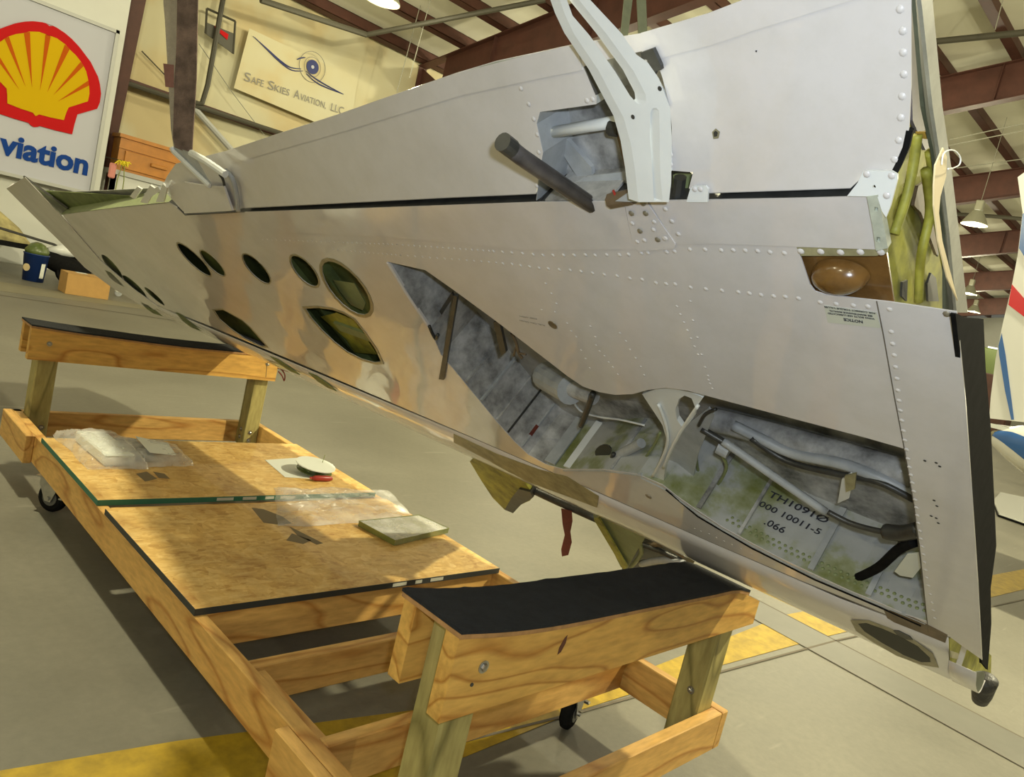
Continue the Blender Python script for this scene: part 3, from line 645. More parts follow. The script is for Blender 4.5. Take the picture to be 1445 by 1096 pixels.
SKIN += [(0.4714,1.3721),(0.3737,1.3482),(0.3766,1.3262),(0.381,1.2921),(0.3866,1.2814),(0.4009,1.2782),(0.4345,1.2812),(0.4851,1.2863)]
w('lower_skin', plate(SKIN, (0, 0, -.0018), [OPEN]+list(HOLES.values())), 'skin')
# hole rims and the dull green inside seen through them
def scaled(l, k, dz=0.0):
    cx = sum(p[0] for p in l)/len(l); cy = sum(p[1] for p in l)/len(l)
    return [(cx+(p[0]-cx)*k, cy+(p[1]-cy)*k, dz) for p in l]
for nm, h in HOLES.items():
    if nm in ('t1', 't2', 't3'): continue
    grow = 1.12 if nm in ('big', 'b2') else 1.08
    w('hole_rim', plate(scaled(h, grow, .0015), (0, 0, -.0014), [scaled(h, 1.0, .0015)]), 'rim')
w('hole_backing', plate([(-.9, .3, -.09), (-1.75, .3, -.09), (-1.75, 1.12, -.08), (-.9, 1.12, -.08)], (0, 0, -.003)), 'hole_in')
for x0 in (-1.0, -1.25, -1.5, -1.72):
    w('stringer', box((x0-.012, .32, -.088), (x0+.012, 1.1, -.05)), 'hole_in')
w('hole_backing', plate([(-1.8, .2, -.07), (-3.9, .12, -.05), (-3.9, .95, -.05), (-1.8, 1.12, -.07)], (0, 0, -.003)), 'hole_in')
w('hole_doubler', plate([(-1.1564,0.9284,-0.03),(-1.0342,0.9417,-0.03),(-1.0541,0.8555,-0.03),(-1.1079,0.8108,-0.03),(-1.1624,0.8212,-0.03),(-1.1699,0.8746,-0.03)], (0, 0, -.002)), 'primer_dk')
w('hole_doubler', plate([(-1.5084,0.6604,-0.04),(-1.3417,0.7275,-0.04),(-1.25,0.7161,-0.04),(-1.2755,0.5389,-0.04),(-1.4559,0.4888,-0.04),(-1.4367,0.5677,-0.04),(-1.4701,0.6168,-0.04)], (0, 0, -.002)), 'primer')
w('stringer', box((-1.4056,0.6711)+(-.045,), (-1.1956,0.6302)+(-.03,)), 'primer_dk')
# leading edge skin: flat run, nose and back over the upper side
def nose(x0, x1, name, nseg=40, hole=None):
    bm = bmesh.new(); rows = []
    for i in range(nseg+1):
        x = x0+(x1-x0)*i/nseg
        k = min(1, max(0, (-x)/4.0)); top = .284-.0*k if x > -.8 else (.284-.1*((-x-.8)/3.2))
        if x > .38: top = .284+(x-.38)*.26
        prof = [(top, 0), (top*.72, .0015), (.13, .005), (.095, .010), (.06, .018), (.03, .026), (.012, .033), (-.004, .043), (-.012, .055), (-.010, .075), (.004, .10-.02*k), (.04, .135-.045*k), (.10, .17-.065*k), (.2, .20-.08*k)]
        if hole: prof = [(hole, .004)]+prof[2:10]
        rows.append([bm.verts.new((x, t, -d)) for t, d in prof])
    for a, b in zip(rows, rows[1:]):
        for j in range(len(a)-1): bm.faces.new((a[j], a[j+1], b[j+1], b[j]))
    bmesh.ops.recalc_face_normals(bm, faces=bm.faces)
    ws = bmesh.ops.solidify(bm, geom=bm.faces[:], thickness=.0015)
    return w(name, bm, 'skin', True)
nose(.552, -4.0, 'leading_edge_skin')
nose(.606, .5525, 'leading_edge_skin', 2, .20)
# seam between the skins
bm = bmesh.new()
seam = [(0.556,0.3332),(0.5136,0.3139),(0.3931,0.3043),(0.2328,0.2893),(0.0057,0.2852)]+[(-.30, .288), (-1.0, .285), (-2.0, .27), (-3.0, .24)]
for p, q in zip(seam, seam[1:]): add_tube(bm, [(*p, .0002), (*q, .0002)], .0009, 4)
w('seam', bm, 'groove')
# root leading edge hole, slot and stained doubler, standing just proud of the curved skin
w('access_hole', plate([(0.3579,0.1871,0.0012),(0.3777,0.2123,0.0012),(0.4148,0.2219,0.0012),(0.4532,0.2226,0.0012),(0.4902,0.2113,0.0012),(0.5146,0.1776,0.0012),(0.5157,0.1547,0.0012),(0.4957,0.1296,0.0012),(0.4569,0.1231,0.0012),(0.4099,0.1371,0.0012),(0.3704,0.1571,0.0012)], (0, 0, -.003)), plain('deep_hole_black', (.012, .014, .010), .5))
w('hole_rim', plate([(0.3394,0.1861,0.0008),(0.3839,0.2334,0.0008),(0.4312,0.2429,0.0008),(0.4834,0.2372,0.0008),(0.5207,0.208,0.0008),(0.5331,0.1432,0.0008),(0.4951,0.1113,0.0008),(0.4398,0.0972,0.0008),(0.3838,0.1142,0.0008),(0.3486,0.1361,0.0008)], (0, 0, -.001)), 'rim')
w('slot', plate([(0.4389,0.2393,0.0014),(0.4515,0.2514,0.0014),(0.4752,0.2479,0.0014),(0.4807,0.2352,0.0014),(0.4653,0.2214,0.0014),(0.4473,0.224,0.0014)], (0, 0, -.002)), 'dark_metal')
w('stained_doubler', plate([(0.4239,0.3303,0.001),(0.4406,0.3405,0.001),(0.4869,0.3539,0.001),(0.5254,0.3467,0.001),(0.551,0.3401,0.001),(0.5468,0.296,0.001),(0.4994,0.2929,0.001),(0.444,0.2868,0.001),(0.4293,0.2931,0.001)], (0, 0, -.001)), 'primer_brown')
w('hole_backing', plate([(-3.9605,0.558,-0.022),(-3.1027,0.7349,-0.022),(-2.8736,0.5273,-0.022),(-3.2992,0.2598,-0.022),(-3.9052,0.1001,-0.022),(-4.2674,0.2075,-0.022)], (0, 0, -.002)), 'hole_in')  # dark backing plate added behind the tip holes, painting the shade inside
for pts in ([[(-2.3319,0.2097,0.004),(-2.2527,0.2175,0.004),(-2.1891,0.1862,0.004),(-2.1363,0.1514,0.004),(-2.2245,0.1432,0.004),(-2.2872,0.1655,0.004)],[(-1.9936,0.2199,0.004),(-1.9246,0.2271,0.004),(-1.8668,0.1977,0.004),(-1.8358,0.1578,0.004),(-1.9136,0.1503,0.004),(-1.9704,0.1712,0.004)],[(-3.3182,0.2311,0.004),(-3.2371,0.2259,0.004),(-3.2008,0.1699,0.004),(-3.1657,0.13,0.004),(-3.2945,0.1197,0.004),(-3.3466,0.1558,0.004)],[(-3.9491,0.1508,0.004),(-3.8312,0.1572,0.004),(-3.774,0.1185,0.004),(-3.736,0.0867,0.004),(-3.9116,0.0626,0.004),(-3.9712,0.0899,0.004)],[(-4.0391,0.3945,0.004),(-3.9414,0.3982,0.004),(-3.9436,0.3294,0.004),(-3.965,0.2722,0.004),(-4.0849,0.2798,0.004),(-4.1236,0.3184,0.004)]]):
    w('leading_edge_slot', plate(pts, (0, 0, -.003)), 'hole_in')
# tip panel and the aileron bay behind it
w('tip_panel', plate([(-4.4797,0.9457,0.004),(-3.7049,1.0976,0.004),(-3.7369,0.9649,0.004),(-3.7537,0.8269,0.004),(-3.9008,0.4952,0.004),(-3.7732,0.2945,0.004),(-3.5901,0.1973,0.004),(-3.8124,0.1202,0.004),(-4.0319,0.1048,0.004),(-4.3481,0.1697,0.004),(-4.5834,0.3051,0.004),(-4.5134,0.4991,0.004),(-4.5073,0.7259,0.004)], (0, 0, -.003)), 'skin')
w('tip_cap', ribbon([(-4.4873,0.9441,0.003),(-4.5149,0.724,0.003),(-4.5211,0.4968,0.003),(-4.5911,0.3026,0.003),(-4.3555,0.167,0.003),(-4.0388,0.102,0.003)], (0, 0, -.05), (.002, 0, 0)), 'skin')
w('tip_rib', plate([(-3.9401,1.0411,-0.035),(-3.6904,0.8742,-0.035),(-3.886,0.8003,-0.035),(-4.099,0.7712,-0.035),(-4.134,0.8576,-0.035)], (0, 0, -.002)), 'primer_dk')
bm = tube([(-3.9246,1.0555,-0.03),(-3.644,0.8796,-0.03)], .006, 6); w('rib_flange', bm, 'dark_metal')
# rear spar along the hinge line, its web standing into the wing
w('rear_spar', ribbon([(-3.7459,0.8533,-0.0),(-2.6449,1.0368,0.0),(-1.9025,1.1564,0.0)], (0, 0, -.085), (0, -.003, 0)), 'primer_dk')
w('rear_spar', ribbon([(-1.9025,1.1564,0.0),(-1.8662,1.1365,0.0),(-1.8563,1.107,0.0),(-1.3227,1.1918,0.0),(-0.5093,1.314,0.0),(-0.0752,1.3778,0.0)], (0, 0, -.135), (0, -.003, 0)), 'dark_metal')  # spar coloured dark here so the flap gap reads as shade
w('rear_spar', ribbon([(-0.0777,1.3759,-0.002),(0.1066,1.4002,-0.002),(0.2552,1.4198,-0.002),(0.4692,1.4493,-0.002)], (0, 0, -.16), (0, -.003, 0)), 'dark_metal')  # same dark tone painted in for the shade of the gap
w('rear_spar', ribbon([(-0.0591,1.3797,-0.001),(0.0799,1.3981,-0.001)], (0, 0, -.12), (0, .004, 0)), 'bay_grey')
# upper skin, closing the box
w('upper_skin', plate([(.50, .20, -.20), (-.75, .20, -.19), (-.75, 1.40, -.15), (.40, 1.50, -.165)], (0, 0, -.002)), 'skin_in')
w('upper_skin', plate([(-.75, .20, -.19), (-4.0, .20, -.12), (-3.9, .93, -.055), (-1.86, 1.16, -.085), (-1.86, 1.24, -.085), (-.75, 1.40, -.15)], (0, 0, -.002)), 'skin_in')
# ---- wheel bay: wall standing on the lower edge of the opening, panel by panel, and the roof of the bay
DEP = .185
def wall(pts, mat, name='bay_wall', d=DEP, th=(0, -.002, 0)): return w(name, ribbon([(*p, -.002) for p in pts], (0, 0, -d), th), mat)
LOW = [(-0.7021,1.12),(-0.7099,0.8838),(-0.7467,0.7634),(-0.728,0.6879),(-0.7086,0.5897),(-0.6868,0.4838),(-0.66,0.3965),(-0.6286,0.3423),(-0.564,0.3254),(-0.485,0.3445),(-0.299,0.4523),(-0.1651,0.5077),(-0.0924,0.5038),(-0.0605,0.4726),(-0.0096,0.4379),(0.0505,0.4039),(0.1211,0.383),(0.19,0.3668),(0.2737,0.3561),(0.3533,0.3498),(0.4145,0.3538),(0.4652,0.35),(0.5131,0.3624)]
wall(LOW[:5], 'bay_grey'); wall(LOW[4:9], 'bay_grey'); wall(LOW[8:13], 'bay_green'); wall(LOW[12:18], 'bay_green'); wall(LOW[17:], 'bay_green')
UP = [(0.4901,0.9668),(0.3352,0.9609),(0.1434,0.951),(0.0458,0.9366),(-0.057,0.874),(-0.1593,0.8389),(-0.2409,0.864),(-0.3925,0.9993),(-0.5547,1.1229),(-0.7021,1.12)]
wall(UP, 'dark_metal', 'bay_edge', .03, (0, .002, 0))  # dark tone stands in for the shadow under the upper edge
wall([(0.5131,0.3624),(0.5056,0.6739),(0.4901,0.9668)], 'bay_grey', 'bay_wall', DEP, (.002, 0, 0))
roof = [(-0.7021,1.12),(-0.7099,0.8838),(-0.728,0.6879),(-0.6868,0.4838),(-0.6286,0.3423),(-0.485,0.3445),(-0.1651,0.5077),(-0.0096,0.4379),(0.1211,0.383),(0.2737,0.3561),(0.5131,0.3624)]
rf = [(x, y_-.03, -DEP) for x, y_ in roof] + [(.48, .95, -DEP), (.0, 1.05, -DEP), (-.6, 1.1, -DEP), (-.9, 1.15, -DEP)]
w('bay_roof', plate(rf, (0, 0, -.002)), 'bay_grey')
# pale lip along the lower edge
def lip(pts, r, mat, name='bay_lip', dz=.003):
    bm = bmesh.new(); add_tube(bm, [(*p, -dz) for p in pts], r, 6); return w(name, bm, mat)
lip([(-0.1583,0.4957),(-0.0918,0.4849),(-0.0137,0.4217),(0.0478,0.3917),(0.1188,0.3709),(0.1881,0.3549),(0.2723,0.3445),(0.3713,0.3428)], .0055, 'grey_metal')
lip([(0.3744,0.3422),(0.4287,0.3438),(0.4793,0.3473),(0.5086,0.3473)], .005, 'grey_metal')
lip([(-0.7032,1.1151),(-0.7129,1.0014),(-0.7124,0.8803)], .006, 'skin')
lip([(-0.4895,0.3344),(-0.3024,0.4436),(-0.1543,0.5077)], .005, 'grey_metal')
bm = bmesh.new()
pp = [(-0.0867,0.4882),(-0.0168,0.4094),(0.1165,0.3587),(0.2708,0.3327),(0.4134,0.3353),(0.5,0.3309)]
for p, q in zip(pp, pp[1:]): add_tube(bm, [(*p, .0015), (*q, .0015)], .0022, 5)
w('rubber_seal', bm, 'black')
# stiffeners on the walls, running into the wing
def stiff(p, mat, wd=.010, d0=.004, d1=.18, dx=0.0, off=.006):
    bm = add_box(bmesh.new(), (p[0]-wd, p[1], -d1), (p[0]+wd, p[1]+off, -d0))
    w('stiffener', bm, mat)
for p, mt, wd in (((-0.73,0.8556), 'bay_grey', .006), ((-0.7361,0.6754), 'dark_metal', .003), ((-0.723,0.6488), 'bay_grey', .012), ((-0.7087,0.5698), 'grey_metal', .012),
                  ((-0.6868,0.4838), 'bay_grey', .006), ((-0.67,0.4279), 'dark_metal', .002), ((-0.6457,0.367), 'grey_metal', .006), ((-0.5444,0.3365), 'grey_metal', .02), ((-0.4666,0.3551), 'white_metal', .014),
                  ((-0.2658,0.4649), 'bay_grey', .004), ((-0.0076,0.4459), 'bay_grey', .006), ((0.0897,0.3927), 'bay_grey', .004), ((0.263,0.3639), 'grey_metal', .007), ((0.3908,0.3581), 'grey_metal', .006)):
    stiff(p, mt, wd)
# drilled strap with rivets in the bay
bm = bmesh.new()
# handwriting on the bay wall (black marker)
def on_wall(u_pt, d): return Vector((u_pt[0], u_pt[1]+.0012, -d))
def wall_text(s, p, d, p2, d2, h, name='handwriting'):
    a, b = on_wall(p, d), on_wall(p2, d2); xd = (b-a).normalized(); yd = Vector((0, 0, -1)); yd = (yd-xd*yd.dot(xd)).normalized()
    nrm = xd.cross(yd)
    text_obj(name, s, 'ink', a+nrm*.001, xd, yd, width=(b-a).length, height=h, depth=.0004, bold=.012, parent=wing, shear=.1)
WB = [Vector((*p, -.002)) for p in LOW]
def wp(u):   # point on the wall line at x = u
    for p, q in zip(LOW, LOW[1:]):
        if (p[0]-u)*(q[0]-u) <= 0: t = (u-p[0])/(q[0]-p[0]+1e-9); return (u, p[1]+(q[1]-p[1])*t)
HW = [0.19,0.1211,0.2737,0.0897,0.2495]
wall_text('TH1091\u00d8', wp(HW[3]+.012), .128, wp(HW[4]-.006), .128, .018)
wall_text('000 10011-5', wp(HW[3]+.004), .094, wp(HW[4]-.008), .094, .016)
wall_text('.066', wp(HW[3]+.034), .058, wp(HW[3]+.082), .058, .018)
# trunnion rib, white, with an oval opening
w('trunnion_rib', plate([(-0.042,0.8662,-0.012),(0.0025,0.9007,-0.012),(0.0423,0.9213,-0.012),(0.0927,0.9287,-0.012),(0.1174,0.9216,-0.012),(0.0909,0.879,-0.012),(0.0471,0.8071,-0.012),(-0.0067,0.7087,-0.012),(-0.0509,0.6209,-0.012),(-0.0773,0.5584,-0.012),(-0.1027,0.4868,-0.012),(-0.1344,0.4932,-0.012),(-0.0949,0.5603,-0.012),(-0.0543,0.6419,-0.012),(-0.0263,0.7173,-0.012),(-0.0206,0.7672,-0.012),(-0.0301,0.8132,-0.012)], (0, 0, -.012), [[(0.055,0.8907,-0.012),(0.0733,0.9097,-0.012),(0.0886,0.9073,-0.012),(0.0891,0.8782,-0.012),(0.0733,0.8362,-0.012),(0.0507,0.8014,-0.012),(0.0334,0.7881,-0.012),(0.0273,0.81,-0.012),(0.0343,0.8469,-0.012)]]), 'white_metal')
w('rib_web', plate([(-0.1857,0.4017,-0.07),(-0.1213,0.5285,-0.07),(-0.0144,0.6977,-0.07),(0.0678,0.7989,-0.07),(0.0763,0.7784,-0.07),(-0.0112,0.5883,-0.07),(-0.0824,0.3905,-0.07),(-0.14,0.2975,-0.07)], (0, 0, -.004)), 'grey_metal')
def tb(name, pts, r, mat, n=10, sm=True): return w(name, tube(smoothpath(pts, 5), r, n), mat, sm)
tb('rib_flange', [(-0.0024,0.8545,-0.008),(-0.0055,0.7795,-0.008),(-0.0238,0.705,-0.008),(-0.0692,0.6102,-0.008),(-0.1241,0.5114,-0.008)], .004, 'white_metal', 6)
tb('rib_flange', [(0.1022,0.8956,-0.008),(0.0533,0.815,-0.008),(-0.0091,0.7045,-0.008),(-0.0728,0.5785,-0.008)], .004, 'white_metal', 6)
# rods, hoses and fittings in the bay
tb('retraction_rod', [(0.0845,0.7014,-0.06),(0.1793,0.6338,-0.06),(0.2935,0.5534,-0.06)], .009, 'grey_metal')
tb('retraction_rod', [(0.0273,0.7046,-0.07),(0.0822,0.6768,-0.07)], .008, 'dark_metal')
tb('hydraulic_hose', [(0.305,0.5765,-0.05),(0.3507,0.5637,-0.05),(0.4008,0.5723,-0.05),(0.4382,0.5893,-0.05)], .006, 'dark_metal')
tb('actuator_end', [(0.4218,0.5825,-0.05),(0.4559,0.6026,-0.05),(0.4888,0.643,-0.05)], .016, 'dark_metal')
tb('hydraulic_hose', [(0.3514,0.3415,-0.04),(0.4034,0.4366,-0.04),(0.4483,0.549,-0.04),(0.4789,0.601,-0.04)], .010, 'black')
tb('conduit', [(0.0728,0.6769,-0.12),(0.1448,0.6549,-0.12),(0.2072,0.6405,-0.12),(0.3153,0.6616,-0.12),(0.4045,0.651,-0.12),(0.4497,0.6286,-0.12)], .012, 'grey_metal')
tb('conduit', [(-0.0191,0.6232,-0.15),(0.0922,0.6354,-0.15),(0.2407,0.6449,-0.15),(0.4392,0.6548,-0.15)], .028, 'bay_grey', 12)
tb('hydraulic_hose', [(0.1183,0.6648,-0.11),(0.1929,0.6193,-0.11),(0.3024,0.6344,-0.11),(0.3886,0.6553,-0.11),(0.4536,0.6329,-0.11)], .007, 'dark_metal')
tb('wire_loop', [(0.0084,0.7099,-0.09),(-0.039,0.5466,-0.09),(-0.0573,0.4108,-0.09),(-0.0143,0.421,-0.09),(0.0394,0.5309,-0.09),(0.0395,0.5892,-0.09)], .004, 'primer_dk')
tb('wire_loop', [(0.1036,0.8342,-0.05),(0.0709,0.8005,-0.05),(0.0431,0.7502,-0.05)], .004, 'dark_metal')
tb('hydraulic_line', [(-0.4209,0.5776,-0.1),(-0.4086,0.536,-0.1),(-0.3457,0.5394,-0.1),(-0.266,0.564,-0.1),(-0.1834,0.5791,-0.1)], .003, 'white_metal', 6)
tb('bay_hose', [(-0.2712,0.4101,-0.06),(-0.2071,0.4629,-0.06),(-0.138,0.5632,-0.06),(-0.0925,0.6448,-0.06)], .004, 'primer_dk', 6)
def cyl(name, a, b, r, mat): return w(name, tube([a, b], r, 16), mat, False)
cyl('actuator_body', (-0.5277,0.6079,-0.13), (-0.3727,0.6664,-0.08), .040, 'grey_metal')
cyl('actuator_body', (-0.3976,0.6593,-0.09), (-0.2969,0.669,-0.08), .022, 'bay_grey')
w('actuator_bracket', plate([(-0.5517,0.6185,-0.14),(-0.4253,0.6794,-0.14),(-0.4408,0.575,-0.14),(-0.536,0.4908,-0.14),(-0.574,0.498,-0.14)], (0, 0, -.01)), 'bay_grey')
cyl('valve_body', (-0.3152,0.4228,-0.05), (-0.1883,0.5392,-0.07), .013, 'grey_metal')
tb('valve_fitting', [(-0.2833,0.4738,-0.045),(-0.3191,0.4033,-0.045),(-0.2723,0.4129,-0.045),(-0.2089,0.4626,-0.045)], .006, 'dark_metal')
cyl('ball_joint', (0.0563,0.6514,-0.075), (0.0807,0.6425,-0.075), .020, 'grey_metal')
w('latch_plate', plate([(0.3247,0.6549,-0.09),(0.3445,0.687,-0.09),(0.3523,0.6816,-0.09),(0.333,0.5885,-0.09),(0.3058,0.551,-0.09)], (0, 0, -.004)), 'white_metal')
w('olive_clip', plate([(0.3436,0.7043,-0.07),(0.3673,0.7282,-0.07),(0.3597,0.6689,-0.07),(0.341,0.6468,-0.07)], (0, 0, -.004)), 'olive_tone')
w('torn_tape', plate([(0.4403,0.4672,-0.03),(0.4685,0.562,-0.03),(0.4898,0.585,-0.03),(0.4936,0.5315,-0.03),(0.4761,0.4713,-0.03),(0.451,0.4581,-0.03)], (0, 0, -.002)), 'paper')
w('lightening_hole', plate([(-0.2907,0.4865,-0.05),(-0.2963,0.4701,-0.05),(-0.3088,0.4498,-0.05),(-0.3261,0.4292,-0.05),(-0.3448,0.4127,-0.05),(-0.3611,0.4036,-0.05),(-0.3714,0.4042,-0.05),(-0.3736,0.4143,-0.05),(-0.3672,0.4318,-0.05),(-0.3537,0.4529,-0.05),(-0.3361,0.4731,-0.05),(-0.3179,0.4887,-0.05),(-0.3026,0.4967,-0.05),(-0.2929,0.4959,-0.05)], (0, 0, -.003)), 'dark_metal')
w('red_streamer_end', plate([(-0.7273,0.2818,-0.05),(-0.579,0.4553,-0.05),(-0.5709,0.4488,-0.05),(-0.7141,0.2769,-0.05)], (0, 0, -.002)), 'red_web')
# drag links hanging out of the bay
w('door_link', plate([(-0.4911,1.062,0.006),(-0.4801,1.0602,0.006),(-0.8193,0.6309,0.006),(-0.847,0.6234,0.006)], (0, 0, -.008)), 'dark_metal')
w('door_link', plate([(-0.8005,0.8026,-0.05),(-0.597,0.9793,-0.05),(-0.5967,0.9917,-0.05),(-0.8123,0.8079,-0.05)], (0, 0, -.006)), 'dark_metal')
w('door_link', plate([(-0.424,0.9754,-0.01),(-0.3968,0.9903,-0.01),(-0.4434,0.8644,-0.01),(-0.4738,0.8408,-0.01)], (0, 0, -.008)), 'dark_metal')
tb('bonding_wire', [(-0.4087,0.9229,-0.03),(-0.411,0.8922,-0.03),(-0.4259,0.8462,-0.03),(-0.423,0.8287,-0.03)], .004, 'primer_brown', 6)
tb('bonding_wire', [(-0.4242,0.8675,-0.03),(-0.4537,0.826,-0.03)], .003, 'primer_brown', 6); tb('bonding_wire', [(-0.423,0.8471,-0.03),(-0.4002,0.8497,-0.03)], .003, 'primer_brown', 6)
tb('door_hinge', [(-0.2648,0.7199,-0.06),(-0.325,0.6222,-0.06),(-0.3807,0.5344,-0.06)], .008, 'dark_metal')
tb('torn_seal', [(-0.7007,0.894,0.002),(-0.7094,0.8695,0.002),(-0.7121,0.8408,0.002),(-0.6861,0.8656,0.002)], .005, 'dark_metal', 6)
# ---- root end: rib, notch fairing, black strip, primer recess
w('root_rib', plate([(0.47,1.3954,-0.04),(0.47,1.4365,-0.0702),(0.47,1.4573,-0.1204),(0.47,1.5563,-0.1348),(0.47,1.7172,-0.1342),(0.47,1.7047,-0.161),(0.47,1.5844,-0.1704),(0.47,1.4215,-0.1999),(0.47,1.2282,-0.2421),(0.47,0.9725,-0.2927),(0.47,1.2465,-0.0381)], (-.003, 0, 0)), 'primer')
w('rib_overlay', plate([(0.48,1.3801,-0.1115),(0.48,1.3549,-0.1607),(0.48,1.2825,-0.178),(0.48,1.216,-0.1661),(0.48,1.3326,-0.1175),(0.48,1.3611,-0.0967)], (-.004, 0, 0)), 'primer_brown')
w('rib_overlay', plate([(0.482,1.728,-0.1069),(0.482,1.7127,-0.1396),(0.482,1.5983,-0.1442),(0.482,1.4902,-0.1556),(0.482,1.4049,-0.166),(0.482,1.4184,-0.1307),(0.482,1.4837,-0.0969),(0.482,1.5777,-0.0989)], (-.004, 0, 0)), plain('violet_grey_shade', (.12, .11, .13), .4, noise_amt=.4, scale=14))  # dark violet plate painted in as shade over the upper rib
tb('rib_flange', [(0.492,1.3926,-0.0085),(0.492,1.4178,-0.0483),(0.492,1.45,-0.0717),(0.492,1.4761,-0.0819)], .006, 'primer', 8)
tb('rib_flange', [(0.492,1.2226,-0.0683),(0.492,1.2931,-0.0825),(0.492,1.3381,-0.1128),(0.492,1.4112,-0.103)], .006, 'primer', 8)
tb('rib_flange', [(0.495,1.1126,-0.1817),(0.495,1.2156,-0.1549),(0.495,1.3264,-0.1274),(0.495,1.4013,-0.1162),(0.495,1.4324,-0.1088)], .006, 'primer', 8)
w('lightening_hole', plate([(0.4765,1.1471,-0.1416),(0.4765,1.1838,-0.1407),(0.4765,1.1922,-0.1542),(0.4765,1.166,-0.1717),(0.4765,1.1085,-0.1811)], (-.003, 0, 0)), 'dark_metal')
w('lightening_hole', plate([(0.4765,1.2403,-0.0558),(0.4765,1.2622,-0.0604),(0.4765,1.2516,-0.0759),(0.4765,1.2168,-0.0702)], (-.003, 0, 0)), 'dark_metal')
w('lightening_hole', plate([(0.4765,1.2288,-0.1659),(0.4765,1.2413,-0.174),(0.4765,1.2152,-0.1889),(0.4765,1.1996,-0.1807)], (-.003, 0, 0)), 'dark_metal')
w('orange_block', plate([(0.5,1.4795,-0.0828),(0.5,1.4508,-0.1257),(0.5,1.4416,-0.1276),(0.5,1.4662,-0.0883)], (-.01, 0, 0)), plain('ochre_block', (.45, .28, .05), .5))
w('upper_skin_edge', plate([(0.515,1.755,-0.0373),(0.515,1.7431,-0.0629),(0.515,1.6378,-0.07),(0.515,1.5055,-0.0929),(0.515,1.4001,-0.12),(0.515,1.2466,-0.1536),(0.515,1.0893,-0.1862),(0.515,1.1352,-0.1402),(0.515,1.3062,-0.1133),(0.515,1.4349,-0.0875),(0.515,1.5241,-0.0656),(0.515,1.653,-0.0431)], (-.004, 0, 0)), plain('weathered_skin_edge', (.27, .27, .22), .5, noise_amt=.3, scale=20))
w('shadow_web', plate([(0.506,1.7484,-0.0547),(0.506,1.7442,-0.0637),(0.506,1.6385,-0.07),(0.506,1.5074,-0.0899),(0.506,1.4019,-0.1166),(0.506,1.266,-0.144),(0.506,1.1005,-0.1725),(0.506,1.1498,-0.1231),(0.506,1.2951,-0.1245),(0.506,1.4458,-0.0917),(0.506,1.523,-0.0669),(0.506,1.6479,-0.0533)], (-.004, 0, 0)), 'shadow_green')  # dark strip standing in for shade inside the skin edge
w('root_seal', plate([(0.566,1.2985,0.0106),(0.566,1.2626,-0.0177),(0.566,1.1914,-0.0858),(0.566,1.0696,-0.1042),(0.566,0.8853,-0.1426),(0.566,0.6026,-0.1896),(0.566,0.3451,-0.2305),(0.566,0.1751,-0.2141),(0.566,-0.0756,-0.2442),(0.566,-0.3887,-0.2489),(0.566,-0.2111,-0.1915),(0.566,0.193,-0.1465),(0.566,0.586,-0.0995),(0.566,0.8811,-0.056),(0.566,1.0825,-0.0244),(0.566,1.2076,-0.0053)], (-.006, 0, 0)), 'black')
w('root_seal_edge', ribbon([(0.567,1.3017,0.0136),(0.567,1.2112,-0.0022),(0.567,1.0866,-0.0213),(0.567,0.8861,-0.0527),(0.567,0.5923,-0.0961),(0.567,0.201,-0.1429),(0.567,-0.2014,-0.1877)], (-.006, 0, 0), (0, .001, .003)), 'black')
w('nose_dark_cap', plate([(.604, t_, -d_) for t_, d_ in ((.20, .004), (.13, .005), (.095, .010), (.06, .018), (.03, .026), (.012, .033), (-.002, .043), (-.010, .055), (-.008, .070), (.03, .075), (.10, .05))], (-.003, 0, 0)), 'shadow_green')  # dark cap added over the bright open nose end, standing in for shade
w('root_recess', plate([(0.54,0.2398,-0.042),(0.54,-0.3226,-0.2798),(0.54,-0.6023,-0.3792),(0.54,-0.9161,-0.4048),(0.54,-0.655,-0.2941),(0.54,-0.0193,-0.06)], (-.003, 0, 0)), 'primer')
w('recess_tab', plate([(0.56,0.2849,0.0075),(0.56,0.1717,-0.0382),(0.56,0.1479,-0.0345),(0.56,0.2384,0.0034)], (-.003, 0, 0)), 'rim')
w('nose_end_cap', lathe([(.008, -.042), (.019, -.038), (.024, -.012), (.026, .018), (.028, .040), (.020, .048), (.008, .05)], 16, (0.592,-0.1903,-0.1153), Vector((.02, 1, -.45)).to_track_quat('Z', 'Y')), 'black_soft', True)
# amber fairing set into the notch of the root
w('notch_panel', plate([(0.3621,1.3399,-0.014),(0.4787,1.3656,-0.014),(0.484,1.2671,-0.014),(0.3771,1.256,-0.014),(0.3624,1.284,-0.014)], (0, 0, -.003)), 'amber')
w('notch_flange', plate([(0.3715,1.3581,0.0005),(0.4734,1.3752,0.0005),(0.4869,1.3821,0.0005),(0.4863,1.3696,0.0005),(0.4726,1.3625,0.0005),(0.3753,1.344,0.0005)], (0, 0, -.003)), 'olive_tone')
c = Vector((0.4188,1.3088,-0.012)); ax = Vector((0.4571,1.3084,-0.012))-c; ay = Vector((0.4124,1.2814,-0.012))-c
bm = bmesh.new(); rings = []
for r_, h_ in ((1.0, 0), (.93, .010), (.78, .018), (.5, .024), (.2, .026)):
    rings.append([bm.verts.new(c + ax*r_*math.cos(a)+ay*r_*math.sin(a)+Vector((0, 0, h_))) for a in [2*PI*k/28 for k in range(28)]])
for a, b in zip(rings, rings[1:]):
    for k in range(28): bm.faces.new((a[k], a[(k+1) % 28], b[(k+1) % 28], b[k]))
bm.faces.new(rings[-1]); bmesh.ops.recalc_face_normals(bm, faces=bm.faces)
w('oval_bulge', bm, 'amber', True)
